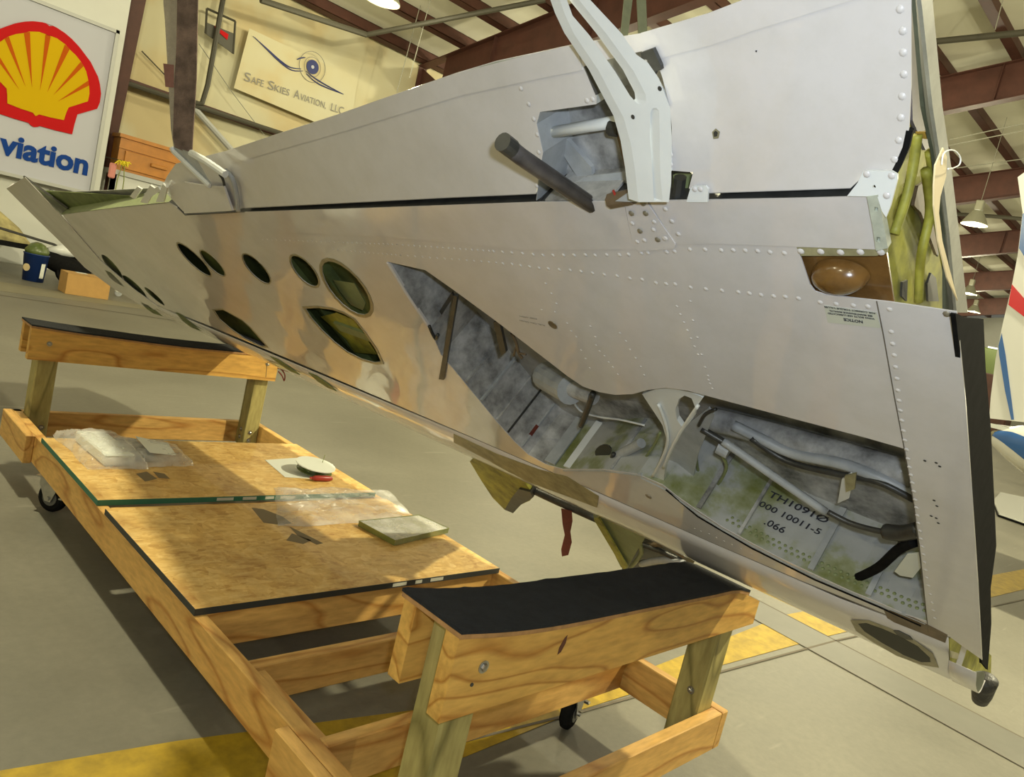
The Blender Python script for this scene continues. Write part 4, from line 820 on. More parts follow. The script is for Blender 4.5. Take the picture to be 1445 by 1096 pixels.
# overlapping cover plates along the trailing edge
w('cove_panel', plate([(-1.3199,1.1922,0.0016),(-0.508,1.3136,0.0016),(-0.0817,1.3783,0.0016),(0.1099,1.4029,0.0016),(0.0969,1.3158,0.0016),(0.1033,1.3066,0.0016),(-0.1699,1.2552,0.0016),(-0.3805,1.2361,0.0016),(-0.705,1.2019,0.0016),(-1.3964,1.1082,0.0016)], (0, 0, -.0012)), 'skin')
w('joint_plate', plate([(0.1133,1.4088,0.0036),(0.1193,1.4148,0.0036),(0.1481,1.4181,0.0036),(0.1532,1.411,0.0036),(0.1811,1.3323,0.0036),(0.176,1.323,0.0036),(0.1037,1.304,0.0036),(0.0989,1.3179,0.0036)], (0, 0, -.0016)), 'skin')
w('cove_panel', plate([(0.1566,1.409,0.0022),(0.2583,1.423,0.0022),(0.3802,1.4402,0.0022),(0.4729,1.4541,0.0022),(0.4753,1.4309,0.0022),(0.4749,1.3747,0.0022),(0.3687,1.3603,0.0022),(0.2389,1.3426,0.0022),(0.1851,1.3318,0.0022),(0.1798,1.3351,0.0022)], (0, 0, -.0016)), 'skin')
w('cove_end_bracket', plate([(0.4716,1.4586,0.008),(0.4843,1.462,0.008),(0.4909,1.3849,0.008),(0.4766,1.3779,0.008),(0.475,1.4148,0.008)], (0, 0, -.010), [[(0.4793,1.4444,0.008),(0.4832,1.4439,0.008),(0.4828,1.4378,0.008),(0.4789,1.4383,0.008)], [(0.4789,1.4004,0.008),(0.4829,1.3999,0.008),(0.4824,1.3922,0.008),(0.4784,1.3926,0.008)]]), plain('pale_green_paint', (.52, .55, .45), .5, noise_amt=.25, scale=40))
w('root_panel_seam', tube([(0.4685,1.2837,0.0004),(0.4731,1.2248,0.0004),(0.4814,1.0919,0.0004),(0.4903,0.9674,0.0004),(0.5,0.8033,0.0004),(0.5137,0.3112,0.0004)], .0009, 4), 'groove')
w('drain_fitting', lathe([(.011, -.002), (.0115, .0012), (.009, .002), (.008, .0006), (.003, .0006)], 20, (-0.1996,1.044,0.0)), plain('brown_fitting', (.20, .16, .10), .35, metal=.4), True)
w('drain_fitting', lathe([(.009, -.002), (.0095, .0012), (.006, .002)], 20, (-0.1654,0.4053,0.0005)), plain('brown_fitting_2', (.28, .23, .16), .4), True)
# placard, upside down
w('placard', plate([(0.397,1.2576,0.0008),(0.4673,1.2629,0.0008),(0.471,1.2343,0.0008),(0.3983,1.2241,0.0008)], (0, 0, -.0005)), 'placard')
def skin_text(s, a, b, h, up, bold=.0, name='lettering', mat='ink'):
    a, b = Vector(a), Vector(b); xd = (b-a).normalized(); u = Vector(up)-a; u = (u-xd*u.dot(xd)).normalized()
    n_ = xd.cross(u)
    text_obj(name, s, mat, a+Vector((0, 0, .0003)), xd, u, width=(b-a).length, height=h, depth=.0003, bold=bold, parent=wing)
skin_text('NOTICE', (0.4476,1.2426,0.0009), (0.4217,1.2401,0.0009), .0052, (0.4456,1.2282,0.0009), .02)
skin_text('WING BOLTS ARE LUBRICATED', (0.464,1.252,0.0009), (0.4006,1.2455,0.0009), .0030, (0.4622,1.2386,0.0009), .01)
skin_text('SEE MAINTENANCE MANUAL', (0.4615,1.2567,0.0009), (0.4032,1.251,0.0009), .0030, (0.4597,1.2434,0.0009), .01)
skin_text('FOR CORRECT TORQUE VALUES', (0.4656,1.2632,0.0009), (0.397,1.257,0.0009), .0030, (0.4638,1.25,0.0009), .01)
skin_text('FUEL CELL DRAIN', (-0.2263,1.0368,0.0006), (-0.3019,1.0304,0.0006), .0038, (-0.241,1.0105,0.0006), .0, 'lettering', 'grey_ink')
skin_text('KEEP OPEN', (-0.2411,1.052,0.0006), (-0.2937,1.0459,0.0006), .0038, (-0.256,1.026,0.0006), .0, 'lettering', 'grey_ink')
# small hand marks on the root panel
for p in ([(0.536,0.9546,0.0005),(0.5409,0.9478,0.0005),(0.5316,0.8445,0.0005),(0.5357,0.8299,0.0005),(0.5265,0.7923,0.0005),(0.5342,0.7908,0.0005),(0.5374,0.777,0.0005),(0.5198,0.9512,0.0005)]):
    bm = bmesh.new(); add_dome(bm, p, .0026, .0006, 6); w('paint_chip', bm, 'dark_metal')
# ---------------------------------------------------------------- flap
FN = Vector((-0.0329,0.2243,0.974)); FTD = Vector((-0.03,0.9738,-0.2253)); FH = Vector((-0.9894,-0.1452,-0.0))
flap = bpy.data.objects.new('flap', None); C.objects.link(flap); flap.parent = wing
def fl_(name, bm, mat, smooth=False): return obj(name, bm, mat, flap, smooth)
th = -FN*.0012
FL = [(-1.8422,1.1239,-0.0006),(-1.9287,1.1975,-0.0205),(-1.8077,1.2522,-0.029),(-1.6717,1.3046,-0.0364),(-1.4932,1.3351,-0.0374),(-1.2481,1.3767,-0.0387),(-0.8697,1.4499,-0.0428),(-0.5927,1.503,-0.0456),(-0.3748,1.5471,-0.0484),(-0.2003,1.5823,-0.0506),(-0.0919,1.6014,-0.0514),(0.0157,1.6151,-0.0509),(0.0774,1.6233,-0.0507),(0.084,1.5952,-0.044),(0.0931,1.5551,-0.0345),(0.0903,1.5434,-0.0319),(-0.0232,1.5283,-0.0322),(-0.0367,1.5095,-0.0284),(-0.0372,1.4653,-0.0182),(-0.0763,1.3931,-0.0029),(-0.3032,1.3596,-0.0028),(-1.3056,1.207,-0.0016),(-1.3942,1.1865,0.0002)]
fl_('flap_skin', plate(FL, th), 'skin')
FL2 = [(0.1815,1.6121,-0.0446),(0.1852,1.632,-0.0491),(0.2842,1.652,-0.0503),(0.3389,1.6645,-0.0513),(0.4333,1.686,-0.0531),(0.5041,1.7019,-0.0544),(0.5061,1.6537,-0.0432),(0.5105,1.5759,-0.0251),(0.5107,1.5333,-0.0153),(0.5081,1.5146,-0.0111),(0.5018,1.4964,-0.0071),(0.4977,1.4866,-0.005),(0.4695,1.4824,-0.005),(0.4499,1.4612,-0.0008),(0.2591,1.4331,-0.0008),(0.2283,1.4356,-0.0024),(0.2382,1.4595,-0.0075),(0.1947,1.4583,-0.0087),(0.1969,1.4861,-0.0151),(0.2082,1.4927,-0.0162),(0.2131,1.5174,-0.0217),(0.214,1.5448,-0.028),(0.2087,1.5798,-0.0362),(0.2019,1.6035,-0.0419)]
fl_('flap_skin', plate(FL2, th), 'skin')
fl_('flap_skin', plate([(0.0747,1.6217,-0.0535),(0.1831,1.6313,-0.052),(0.1803,1.6105,-0.0473),(0.0813,1.5935,-0.0468)], th), 'skin')
fl_('trailing_edge_strip', ribbon([(-1.2481,1.3767,-0.0387),(-0.5927,1.503,-0.0456),(-0.2003,1.5823,-0.0506),(0.0157,1.6151,-0.0509),(0.0774,1.6233,-0.0507)], -FTD*.035, FN*.002), 'skin')
fl_('trailing_edge_strip', ribbon([(0.1856,1.6337,-0.0494),(0.2842,1.652,-0.0503),(0.339,1.6659,-0.0517),(0.4333,1.6873,-0.0534),(0.504,1.703,-0.0546)], -FTD*.035, FN*.002), 'skin')
fl_('worn_edge_band', plate([(-1.2389,1.3767,-0.038),(-0.8704,1.4485,-0.0421),(-0.5931,1.5018,-0.045),(-0.3749,1.546,-0.0478),(-0.2004,1.5814,-0.05),(-0.0919,1.6006,-0.0508),(0.0158,1.6144,-0.0503),(0.0748,1.6218,-0.05),(0.0785,1.6118,-0.0476),(0.0105,1.5974,-0.0466),(-0.1003,1.579,-0.0461),(-0.2102,1.5602,-0.0455),(-0.319,1.534,-0.0431),(-0.4925,1.5019,-0.0416),(-0.613,1.4736,-0.0391),(-0.8154,1.4372,-0.0376),(-0.9697,1.4135,-0.0374),(-1.2117,1.3624,-0.0338)], FN*.0004), 'worn')
fl_('worn_edge_band', plate([(0.208,1.6317,-0.0478),(0.2843,1.6508,-0.0496),(0.339,1.6626,-0.0505),(0.3725,1.6703,-0.0511),(0.3801,1.6605,-0.0486),(0.3466,1.6503,-0.0474),(0.3204,1.6478,-0.0477),(0.2829,1.6388,-0.0469),(0.2434,1.6339,-0.0471),(0.2108,1.6235,-0.0458)], FN*.0004), 'worn')
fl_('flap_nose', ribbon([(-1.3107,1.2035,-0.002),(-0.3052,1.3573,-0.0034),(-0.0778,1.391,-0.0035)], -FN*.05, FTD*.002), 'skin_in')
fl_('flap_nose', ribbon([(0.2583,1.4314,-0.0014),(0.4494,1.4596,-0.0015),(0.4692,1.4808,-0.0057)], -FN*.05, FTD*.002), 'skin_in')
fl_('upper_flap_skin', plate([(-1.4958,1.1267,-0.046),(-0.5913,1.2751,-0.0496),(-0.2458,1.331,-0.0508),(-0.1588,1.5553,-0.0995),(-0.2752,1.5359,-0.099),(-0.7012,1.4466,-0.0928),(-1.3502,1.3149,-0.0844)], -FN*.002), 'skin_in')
# recess under the bracket: back panel, ledge, pole, diagonal stiffener, side walls
fl_('recess_panel', plate([(-0.1966,1.3034,-0.0633),(-0.1295,1.4991,-0.1061),(0.0442,1.5836,-0.1197),(0.1893,1.5808,-0.1141),(0.1623,1.3497,-0.0618)], -FN*.003), 'bay_grey')
fl_('recess_wall', ribbon([(-0.0242,1.5276,-0.0331),(-0.0378,1.5088,-0.0293),(-0.0382,1.4646,-0.0191),(-0.0799,1.3795,-0.0009)], -FN*.074, FTD*.002), 'grey_metal')
fl_('recess_wall', ribbon([(-0.0242,1.5276,-0.0331),(0.0894,1.5428,-0.0328),(0.0922,1.5544,-0.0354),(0.0831,1.5946,-0.0449)], -FN*.074, FTD*.002), 'grey_metal')
fl_('torque_pole', tube([(-0.0638,1.4706,-0.0562),(0.0361,1.4882,-0.0569),(0.1253,1.5028,-0.0573)], .009, 12), 'white_metal', True)
fl_('diagonal_stiffener', plate([(-0.071,1.4508,-0.0776),(-0.0448,1.4547,-0.0776),(0.0026,1.405,-0.0646),(0.0008,1.3859,-0.0602),(-0.023,1.3762,-0.0588),(-0.035,1.3895,-0.0623)], -FN*.008), 'grey_metal')
fl_('ledge', plate([(-0.0453,1.3791,-0.0448),(0.0067,1.4014,-0.0482),(0.1157,1.4209,-0.049),(0.106,1.3694,-0.0375),(-0.0621,1.3483,-0.0383)], -FN*.003), 'grey_metal')
fl_('hinge_fitting', plate([(0.0982,1.4966,-0.0516),(0.1116,1.4993,-0.0518),(0.1181,1.4354,-0.0369),(0.1146,1.4243,-0.0344),(0.1048,1.4277,-0.0355)], FN*.008), 'primer_brown')
fl_('hinge_fitting', tube([(0.0841,1.4918,-0.051),(0.1021,1.4907,-0.0501)], .012, 10), 'dark_metal')
fl_('gap_fitting', plate([(0.1833,1.43,-0.0334),(0.2108,1.4327,-0.0331),(0.1995,1.3927,-0.0243),(0.1747,1.3896,-0.0244)], -FN*.005), 'primer_dk')
fl_('gap_fitting', tube([(0.2058,1.4392,-0.0194),(0.1961,1.4049,-0.0118)], .009, 8), 'dark_metal')
fl_('side_bracket', plate([(0.2263,1.4199,0.0053),(0.2359,1.4412,0.0007),(0.2409,1.4448,0.0),(0.2598,1.4468,0.0002),(0.2637,1.4433,0.0011),(0.2604,1.4241,0.0055)], FN*.003), 'white_metal')
fl_('corner_bracket', plate([(0.4492,1.4554,0.0046),(0.4612,1.4727,0.0011),(0.4665,1.4856,-0.0017),(0.4719,1.4877,-0.002),(0.4978,1.4893,-0.0015),(0.5039,1.4859,-0.0005),(0.5041,1.4804,0.0007),(0.4979,1.4487,0.0078),(0.4938,1.4354,0.0107),(0.4889,1.4424,0.009),(0.4836,1.4586,0.0051)], FN*.003, [[(0.4778,1.4712,0.002),(0.4801,1.4722,0.0018),(0.4817,1.47,0.0024),(0.4802,1.4673,0.0029),(0.4779,1.4679,0.0027)]]), 'white_metal')
fl_('cover_plate', plate([(0.1974,1.4919,-0.0133),(0.2014,1.4951,-0.0139),(0.2117,1.4958,-0.0137),(0.2076,1.4615,-0.006),(0.2022,1.4571,-0.0051),(0.1937,1.4622,-0.0066)], FN*.002), 'white_metal')
fl_('black_latch', plate([(0.1879,1.6143,-0.0408),(0.2071,1.619,-0.0412),(0.2155,1.599,-0.0363),(0.2157,1.594,-0.0352),(0.2067,1.5915,-0.0349),(0.2024,1.5855,-0.0336),(0.1979,1.5906,-0.035),(0.1962,1.6058,-0.0386),(0.1877,1.6076,-0.0392)], FN*.006), 'dark_metal')
fl_('bonding_lead', tube([(0.1961,1.6153,-0.0418),(0.1953,1.5985,-0.0379),(0.2011,1.5814,-0.0338),(0.2094,1.5659,-0.0299),(0.214,1.5466,-0.0253)], .0022, 6), 'grey_metal')
fl_('cable_hole', plate([(0.2762,1.5151,-0.0182),(0.2795,1.518,-0.0188),(0.2823,1.5155,-0.0181),(0.2808,1.5109,-0.0171),(0.2766,1.5098,-0.017)], FN*.0006), 'dark_metal')
fl_('cable_hole_rim', plate([(0.2739,1.5156,-0.0188),(0.2796,1.5204,-0.0197),(0.2852,1.5163,-0.0186),(0.2823,1.5081,-0.0168),(0.275,1.5067,-0.0168)], FN*.0006), 'rim')
fl_('skin_dent', plate([(0.3409,1.6112,-0.0386),(0.3427,1.6111,-0.0385),(0.3421,1.6093,-0.0381),(0.3408,1.6097,-0.0382)], FN*.0006), 'dark_metal')
fl_('dark_edge', tube([(0.5094,1.5293,-0.0186),(0.5067,1.5111,-0.0145),(0.5003,1.4929,-0.0105),(0.4963,1.483,-0.0083)], .005, 6), 'black')
fl_('dark_edge', tube([(0.0848,1.5941,-0.0458),(0.0971,1.5568,-0.0368),(0.0908,1.5774,-0.0417)], .005, 6), 'dark_metal')
# outboard end: horn and fitting clutter
fl_('end_horn', plate([(-1.6872,1.2396,-0.0097),(-1.6298,1.2597,-0.0123),(-1.4281,1.2678,-0.0074),(-1.3334,1.2781,-0.0066),(-1.3588,1.2019,0.0101),(-1.7826,1.1354,0.0111)], FN*.006), 'skin')
fl_('end_arm', tube(smoothpath([(-1.2847,1.3269,-0.0182),(-1.2646,1.3046,-0.0124),(-1.2903,1.2543,-0.0017),(-1.3354,1.2014,0.009)]), .007, 8), 'grey_metal', True)
fl_('end_arm', tube(smoothpath([(-1.3391,1.3095,-0.016),(-1.3388,1.2845,-0.0103),(-1.4101,1.1914,0.0087)]), .004, 8), 'dark_metal', True)
for l in ([[(-2.2907,1.1334,-0.0077),(-2.1279,1.1903,-0.0153),(-2.0975,1.1831,-0.0126),(-2.2489,1.1272,-0.0048)],[(-2.1992,1.1222,-0.002),(-1.9777,1.2118,-0.0151),(-1.9427,1.2003,-0.0113),(-2.1244,1.126,-0.0003)],[(-2.0188,1.1446,-0.001),(-1.8394,1.2315,-0.015),(-1.8204,1.2189,-0.0114),(-1.9348,1.1551,-0.0006)],[(-2.1006,1.1667,-0.0089),(-1.9046,1.2146,-0.0133),(-1.8995,1.2001,-0.0098),(-2.0966,1.1457,-0.0039)]]):
    fl_('aileron_fitting', plate(l, FN*.006), 'white_metal')
# large white hinge bracket with two slots, thick plate standing off the flap
BR = [(0.1121,1.7348,-0.0239),(0.11,1.7158,-0.0196),(0.1066,1.7003,-0.0161),(0.1103,1.6841,-0.0122),(0.1193,1.6609,-0.0066),(0.1491,1.6168,0.0046),(0.1655,1.5823,0.0131),(0.1767,1.5595,0.0187),(0.1816,1.5268,0.0264),(0.1814,1.4905,0.0347),(0.1786,1.4451,0.0451),(0.2298,1.4516,0.0453),(0.2374,1.4787,0.0393),(0.2465,1.5312,0.0276),(0.251,1.5738,0.0179),(0.2402,1.6083,0.0096),(0.2269,1.6267,0.0049),(0.2118,1.6356,0.0023),(0.1953,1.6589,-0.0036),(0.1553,1.6977,-0.0139),(0.1335,1.7295,-0.0219),(0.1237,1.7392,-0.0245)]
S1 = [(0.1234,1.718,-0.0196),(0.1183,1.6997,-0.0156),(0.1227,1.6819,-0.0113),(0.1444,1.6586,-0.0052),(0.1752,1.616,0.0056),(0.1926,1.5874,0.0128),(0.2018,1.5781,0.0152),(0.2092,1.5766,0.0158),(0.2167,1.582,0.0149),(0.217,1.5897,0.0131),(0.2039,1.617,0.0064),(0.1716,1.6595,-0.0045),(0.1376,1.6987,-0.0147),(0.1294,1.7146,-0.0186)]
S2 = [(0.2207,1.5684,0.0181),(0.2247,1.5729,0.0172),(0.2302,1.5739,0.0172),(0.2339,1.5706,0.0181),(0.2295,1.5381,0.0254),(0.2253,1.5133,0.031),(0.222,1.4867,0.037),(0.2197,1.4523,0.0448),(0.2056,1.4505,0.0448),(0.2094,1.4854,0.0368),(0.214,1.5371,0.0251)]
fl_('hinge_bracket', plate(BR, Vector((-.019, .0, -.004)), [S1, S2]), 'white_metal')
for p in ([(0.1922,1.5614,0.0193),(0.2396,1.5971,0.0127)]):
    bm = bmesh.new(); add_dome(bm, p, .0032, .0006, 8, FN); fl_('bolt_hole', bm, 'dark_metal')
fl_('bracket_foot', plate([(0.1105,1.4167,0.0185),(0.1574,1.4456,0.0134),(0.1737,1.4412,0.015),(0.1702,1.422,0.0193)], -FN*.01), 'grey_metal')
fl_('greasy_boot', tube([(0.0892,1.4046,0.0052),(0.1328,1.4166,0.0039)], .012, 8), 'primer_brown')
fl_('red_thread', tube([(0.1016,1.4262,0.0058),(0.1048,1.4167,0.0081)], .002, 6), 'red')
# push rod sticking out of the recess
fl_('push_rod', tube([(0.0206,1.5568,0.0859),(0.0205,1.5286,0.0719),(0.0358,1.3792,-0.0062)], [.0125, .0125, .0125], 14), plain('dark_oiled_tube', (.12, .11, .11), .35, metal=.4, noise_amt=.7, scale=16), True)
fl_('push_rod_end', tube([(0.0242,1.5694,0.0934),(0.0223,1.5497,0.0825)], .0135, 14), 'dark_metal')
# ---------------------------------------------------------------- rivets
ZN = Vector((0, 0, 1))
def dome_mesh(r, h, n=8):
    bm = bmesh.new(); add_dome(bm, (0, 0, 0), r, h, n); me = bpy.data.meshes.new('rivet'); bm.to_mesh(me); bm.free()
    me.materials.append(M['skin'])
    for p in me.polygons: p.use_smooth = True
    return me
RV, RVS = dome_mesh(.0042, .0016), dome_mesh(.0050, .0022)
RVD = RVS.copy(); RVD.materials.clear(); RVD.materials.append(plain('worn_screw_head', (.30, .27, .20), .35, metal=.5))
def rivet(p, me=RV, par=wing, nrm=None):
    o = bpy.data.objects.new('rivet', me); C.objects.link(o); o.parent = par; o.location = p
    if nrm is not None: o.rotation_mode = 'QUATERNION'; o.rotation_quaternion = nrm.to_track_quat('Z', 'Y')
for p in [(0.3916,1.2619,0.0002),(0.4139,1.2644,0.0002),(0.4372,1.2678,0.0002),(0.4567,1.2707,0.0002),(0.4839,1.2727,0.0002),(0.4839,1.2307,0.0002),(0.4846,1.2072,0.0002),(0.4856,1.1845,0.0002),(0.4861,1.16,0.0002),(0.4867,1.1353,0.0002),(0.487,1.1092,0.0002),(0.4875,1.086,0.0002),(0.4883,1.063,0.0002),(0.4895,1.0394,0.0002),(0.4908,1.0142,0.0002),(0.4921,0.9905,0.0002),(0.4937,0.967,0.0002),(0.4949,0.9427,0.0002),(0.4964,0.9199,0.0002),(0.4979,0.8985,0.0002),(0.4993,0.8767,0.0002),(0.5008,0.8521,0.0002),(0.5023,0.8269,0.0002),(0.5033,0.803,0.0002),(0.5043,0.7785,0.0002),(0.5053,0.7534,0.0002),(0.507,0.7281,0.0002),(0.5081,0.7017,0.0002),(0.5099,0.6751,0.0002),(0.5111,0.6473,0.0002),(0.5124,0.6189,0.0002),(0.5135,0.5895,0.0002),(0.5154,0.56,0.0002),(0.5174,0.5297,0.0002),(0.52,0.4961,0.0002),(0.5227,0.4615,0.0002),(0.5249,0.4285,0.0002),(0.5271,0.3946,0.0002)]: rivet(p)
rivet((0.5515,1.2828,0.0002), RVD)
for p in [(0.3766,1.3525,0.0008),(0.4036,1.3569,0.0008),(0.4294,1.3605,0.0008),(0.4543,1.3657,0.0008),(0.479,1.3697,0.0008)]: rivet(p, RVS)
for p in [(0.2017,1.3237,0.0002),(0.2285,1.3282,0.0002),(0.2555,1.3317,0.0002),(0.275,1.3353,0.0002),(0.2942,1.3383,0.0002),(0.3132,1.341,0.0002),(0.3316,1.3422,0.0002),(0.3523,1.3444,0.0002),(0.1571,1.3103,0.0002),(0.1724,1.3143,0.0002),(0.1059,1.2984,0.0002),(0.1197,1.3017,0.0002),(0.0784,1.2906,0.0002),(0.0588,1.2858,0.0002),(0.0306,1.2805,0.0002),(0.0036,1.2746,0.0002),(-0.0188,1.2711,0.0002),(-0.0467,1.265,0.0002),(-0.0734,1.26,0.0002),(-0.101,1.2547,0.0002),(-0.1275,1.2497,0.0002),(-0.1539,1.2465,0.0002),(-0.1825,1.2438,0.0002),(-0.2125,1.2399,0.0002),(-0.2391,1.2368,0.0002),(-0.2664,1.2336,0.0002)]: rivet(p)
for p in [(0.0063,1.2304,0.0002),(0.0348,1.2335,0.0002),(0.0616,1.2339,0.0002),(0.0876,1.237,0.0002),(0.1143,1.2353,0.0002),(0.1347,1.2379,0.0002),(0.1527,1.2413,0.0002),(0.1811,1.2409,0.0002),(0.2091,1.244,0.0002),(0.2377,1.2476,0.0002),(0.266,1.251,0.0002),(0.2839,1.2529,0.0002),(0.3029,1.2542,0.0002),(0.3225,1.2566,0.0002),(0.341,1.2598,0.0002),(0.3606,1.2615,0.0002),(-0.0206,1.228,0.0002),(-0.0474,1.2265,0.0002),(-0.0737,1.2241,0.0002),(-0.1019,1.2194,0.0002),(-0.1303,1.2158,0.0002),(-0.1551,1.2124,0.0002),(-0.181,1.2107,0.0002),(-0.2058,1.2084,0.0002),(-0.2292,1.2072,0.0002),(-0.2569,1.2031,0.0002)]: rivet(p)
for k, p in enumerate([(0.1176,1.4029,0.0054),(0.148,1.4067,0.0054),(0.1203,1.3846,0.0054),(0.1469,1.3882,0.0054),(0.1147,1.3648,0.0054),(0.1573,1.3737,0.0054),(0.1245,1.351,0.0054),(0.1511,1.3579,0.0054),(0.1114,1.3275,0.0054),(0.1264,1.3329,0.0054),(0.1528,1.3388,0.0054),(0.1683,1.3442,0.0054),(0.1852,1.4011,0.0054),(0.1897,1.3797,0.0054),(0.1939,1.3565,0.0054),(0.1665,1.3425,0.0054)]): rivet(p, RVD if k in (0, 1, 2, 3, 10, 6) else RV)
for p in [(0.4962,1.6463,-0.0415),(0.4997,1.6268,-0.0369),(0.5011,1.607,-0.0323),(0.5028,1.5863,-0.0275),(0.5021,1.5648,-0.0226),(0.5018,1.5433,-0.0176),(0.5008,1.5195,-0.0122),(0.4973,1.4986,-0.0075)]: rivet(p, RV, flap, FN)
for p in [(0.4711,1.4843,0.0023),(0.4979,1.4853,0.003),(0.4935,1.4622,0.0082),(0.2425,1.4414,0.0045),(0.2515,1.4424,0.0045),(0.2108,1.4863,-0.0069),(0.2086,1.4725,-0.0038),(0.2056,1.4897,-0.0079),(0.2028,1.472,-0.0039)]: rivet(p, RV, flap, FN)
for p in [(-0.0522,1.562,-0.0406),(-0.0433,1.5393,-0.0351),(-0.0401,1.5171,-0.0299),(-0.0403,1.4932,-0.0244),(-0.0464,1.4648,-0.0181),(-0.0628,1.4286,-0.0103),(-0.0697,1.4075,-0.0057),(0.0747,1.548,-0.0331),(0.0857,1.5502,-0.0333)]: rivet(p, RV, flap, FN)
bm = bmesh.new()
for p in [(-1.4505,1.067,0.0002),(-1.416,1.0721,0.0002),(-1.3822,1.0771,0.0002),(-1.3491,1.0819,0.0002),(-1.3168,1.0867,0.0002),(-1.2851,1.0914,0.0002),(-1.2541,1.0959,0.0002),(-1.2237,1.1004,0.0002),(-1.1939,1.1048,0.0002),(-1.1648,1.1091,0.0002),(-1.1362,1.1133,0.0002),(-1.1081,1.1175,0.0002),(-1.0806,1.1215,0.0002),(-1.0537,1.1255,0.0002),(-1.0273,1.1294,0.0002),(-1.0013,1.1332,0.0002),(-0.9759,1.137,0.0002),(-0.9509,1.1407,0.0002),(-0.9264,1.1443,0.0002),(-0.9023,1.1478,0.0002),(-0.8786,1.1513,0.0002),(-0.8554,1.1547,0.0002),(-0.8326,1.1581,0.0002),(-0.8102,1.1614,0.0002),(-0.7882,1.1647,0.0002),(-0.7666,1.1679,0.0002),(-0.7453,1.171,0.0002),(-0.7244,1.1741,0.0002),(-0.7039,1.1771,0.0002),(-0.6837,1.1801,0.0002),(-0.6638,1.183,0.0002),(-0.6442,1.1859,0.0002),(-0.625,1.1887,0.0002),(-0.6061,1.1915,0.0002),(-0.6061,1.1915,0.0002),(-0.5826,1.1944,0.0002),(-0.5596,1.1973,0.0002),(-0.5371,1.2001,0.0002),(-0.515,1.2029,0.0002),(-0.4933,1.2056,0.0002),(-0.472,1.2082,0.0002),(-0.4511,1.2108,0.0002),(-0.4306,1.2133,0.0002),(-0.4105,1.2159,0.0002),(-0.3907,1.2183,0.0002),(-0.3713,1.2207,0.0002),(-0.3522,1.2231,0.0002),(-0.3335,1.2254,0.0002),(-0.3151,1.2277,0.0002),(-0.297,1.23,0.0002),(-0.2793,1.2322,0.0002),(-0.9388,1.116,0.0002),(-0.915,1.119,0.0002),(-0.8916,1.122,0.0002),(-0.8686,1.1249,0.0002),(-0.846,1.1278,0.0002),(-0.8238,1.1306,0.0002),(-0.8019,1.1334,0.0002),(-0.7805,1.1361,0.0002),(-0.7593,1.1388,0.0002),(-0.7385,1.1414,0.0002),(-0.7181,1.144,0.0002),(-0.6979,1.1465,0.0002),(-0.6781,1.149,0.0002),(-0.6586,1.1515,0.0002),(-0.6395,1.1539,0.0002),(-0.6206,1.1563,0.0002),(-0.6206,1.1563,0.0002),(-0.5901,1.1603,0.0002),(-0.5604,1.1643,0.0002),(-0.5314,1.1681,0.0002),(-0.5031,1.1718,0.0002),(-0.4756,1.1754,0.0002),(-0.4486,1.179,0.0002),(-0.4223,1.1824,0.0002),(-0.3967,1.1858,0.0002),(-0.3716,1.1891,0.0002),(-0.3471,1.1924,0.0002),(-0.3231,1.1955,0.0002),(-0.2997,1.1986,0.0002),(-0.2768,1.2016,0.0002),(-0.047,0.3263,0.0002),(-0.0292,0.3277,0.0002),(-0.0046,0.3319,0.0002),(0.0161,0.3298,0.0002),(0.037,0.3281,0.0002),(0.0591,0.3276,0.0002),(0.0834,0.3255,0.0002),(0.1096,0.3218,0.0002),(0.1372,0.3196,0.0002),(0.1671,0.3128,0.0002),(-0.1582,1.1712,0.0002),(-0.1559,1.1451,0.0002),(-0.1557,1.1179,0.0002),(-0.1726,1.0894,0.0002),(-0.2112,1.0851,0.0002),(-0.153,1.062,0.0002),(-0.1517,1.0394,0.0002),(-0.145,1.0245,0.0002),(-0.1499,0.9816,0.0002),(-0.1496,0.9547,0.0002),(-0.1504,0.9246,0.0002),(-0.0976,1.0141,0.0002),(-0.095,0.9978,0.0002),(-0.0871,0.9854,0.0002),(-0.0833,0.967,0.0002),(-0.0774,0.9536,0.0002),(-0.0723,0.933,0.0002),(-0.0884,1.0728,0.0002),(-0.0882,1.0422,0.0002),(-0.0158,1.0747,0.0002),(-0.0097,1.0549,0.0002),(-0.0079,1.0312,0.0002),(-0.0024,1.0084,0.0002),(0.0013,0.9845,0.0002),(0.0013,0.9587,0.0002),(0.1718,1.2076,0.0002),(0.1649,1.1611,0.0002),(0.1621,1.1187,0.0002),(0.1592,1.0741,0.0002),(0.1577,1.0395,0.0002),(0.1578,1.0162,0.0002),(0.1567,0.9938,0.0002),(0.1562,1.0036,0.0002),(0.1578,0.98,0.0002),(-0.1548,1.3304,0.0002),(-0.1555,1.309,0.0002),(-0.1552,1.279,0.0002),(-0.1563,1.2906,0.0002),(0.141,1.1881,0.0002),(0.1427,1.1696,0.0002),(0.1444,1.1507,0.0002),(0.1461,1.1314,0.0002),(0.1479,1.1118,0.0002),(0.1497,1.0918,0.0002),(0.1515,1.0715,0.0002)]: add_dome(bm, p, .0030, .0012, 6)
o = w('small_rivets', bm, 'skin', True); o['kind'] = 'stuff'
bm = bmesh.new()
for i in range(64):
    x = LOW[15][0]+(LOW[-1][0]-LOW[15][0])*(i/64); q = wp(x)
    if q: add_dome(bm, (q[0], q[1]+.0008, -.022-.012*(i % 2)), .0042, .002, 7, Vector((0, 1, 0)))
o = w('bay_rivets', bm, 'primer_dk', True); o['kind'] = 'stuff'
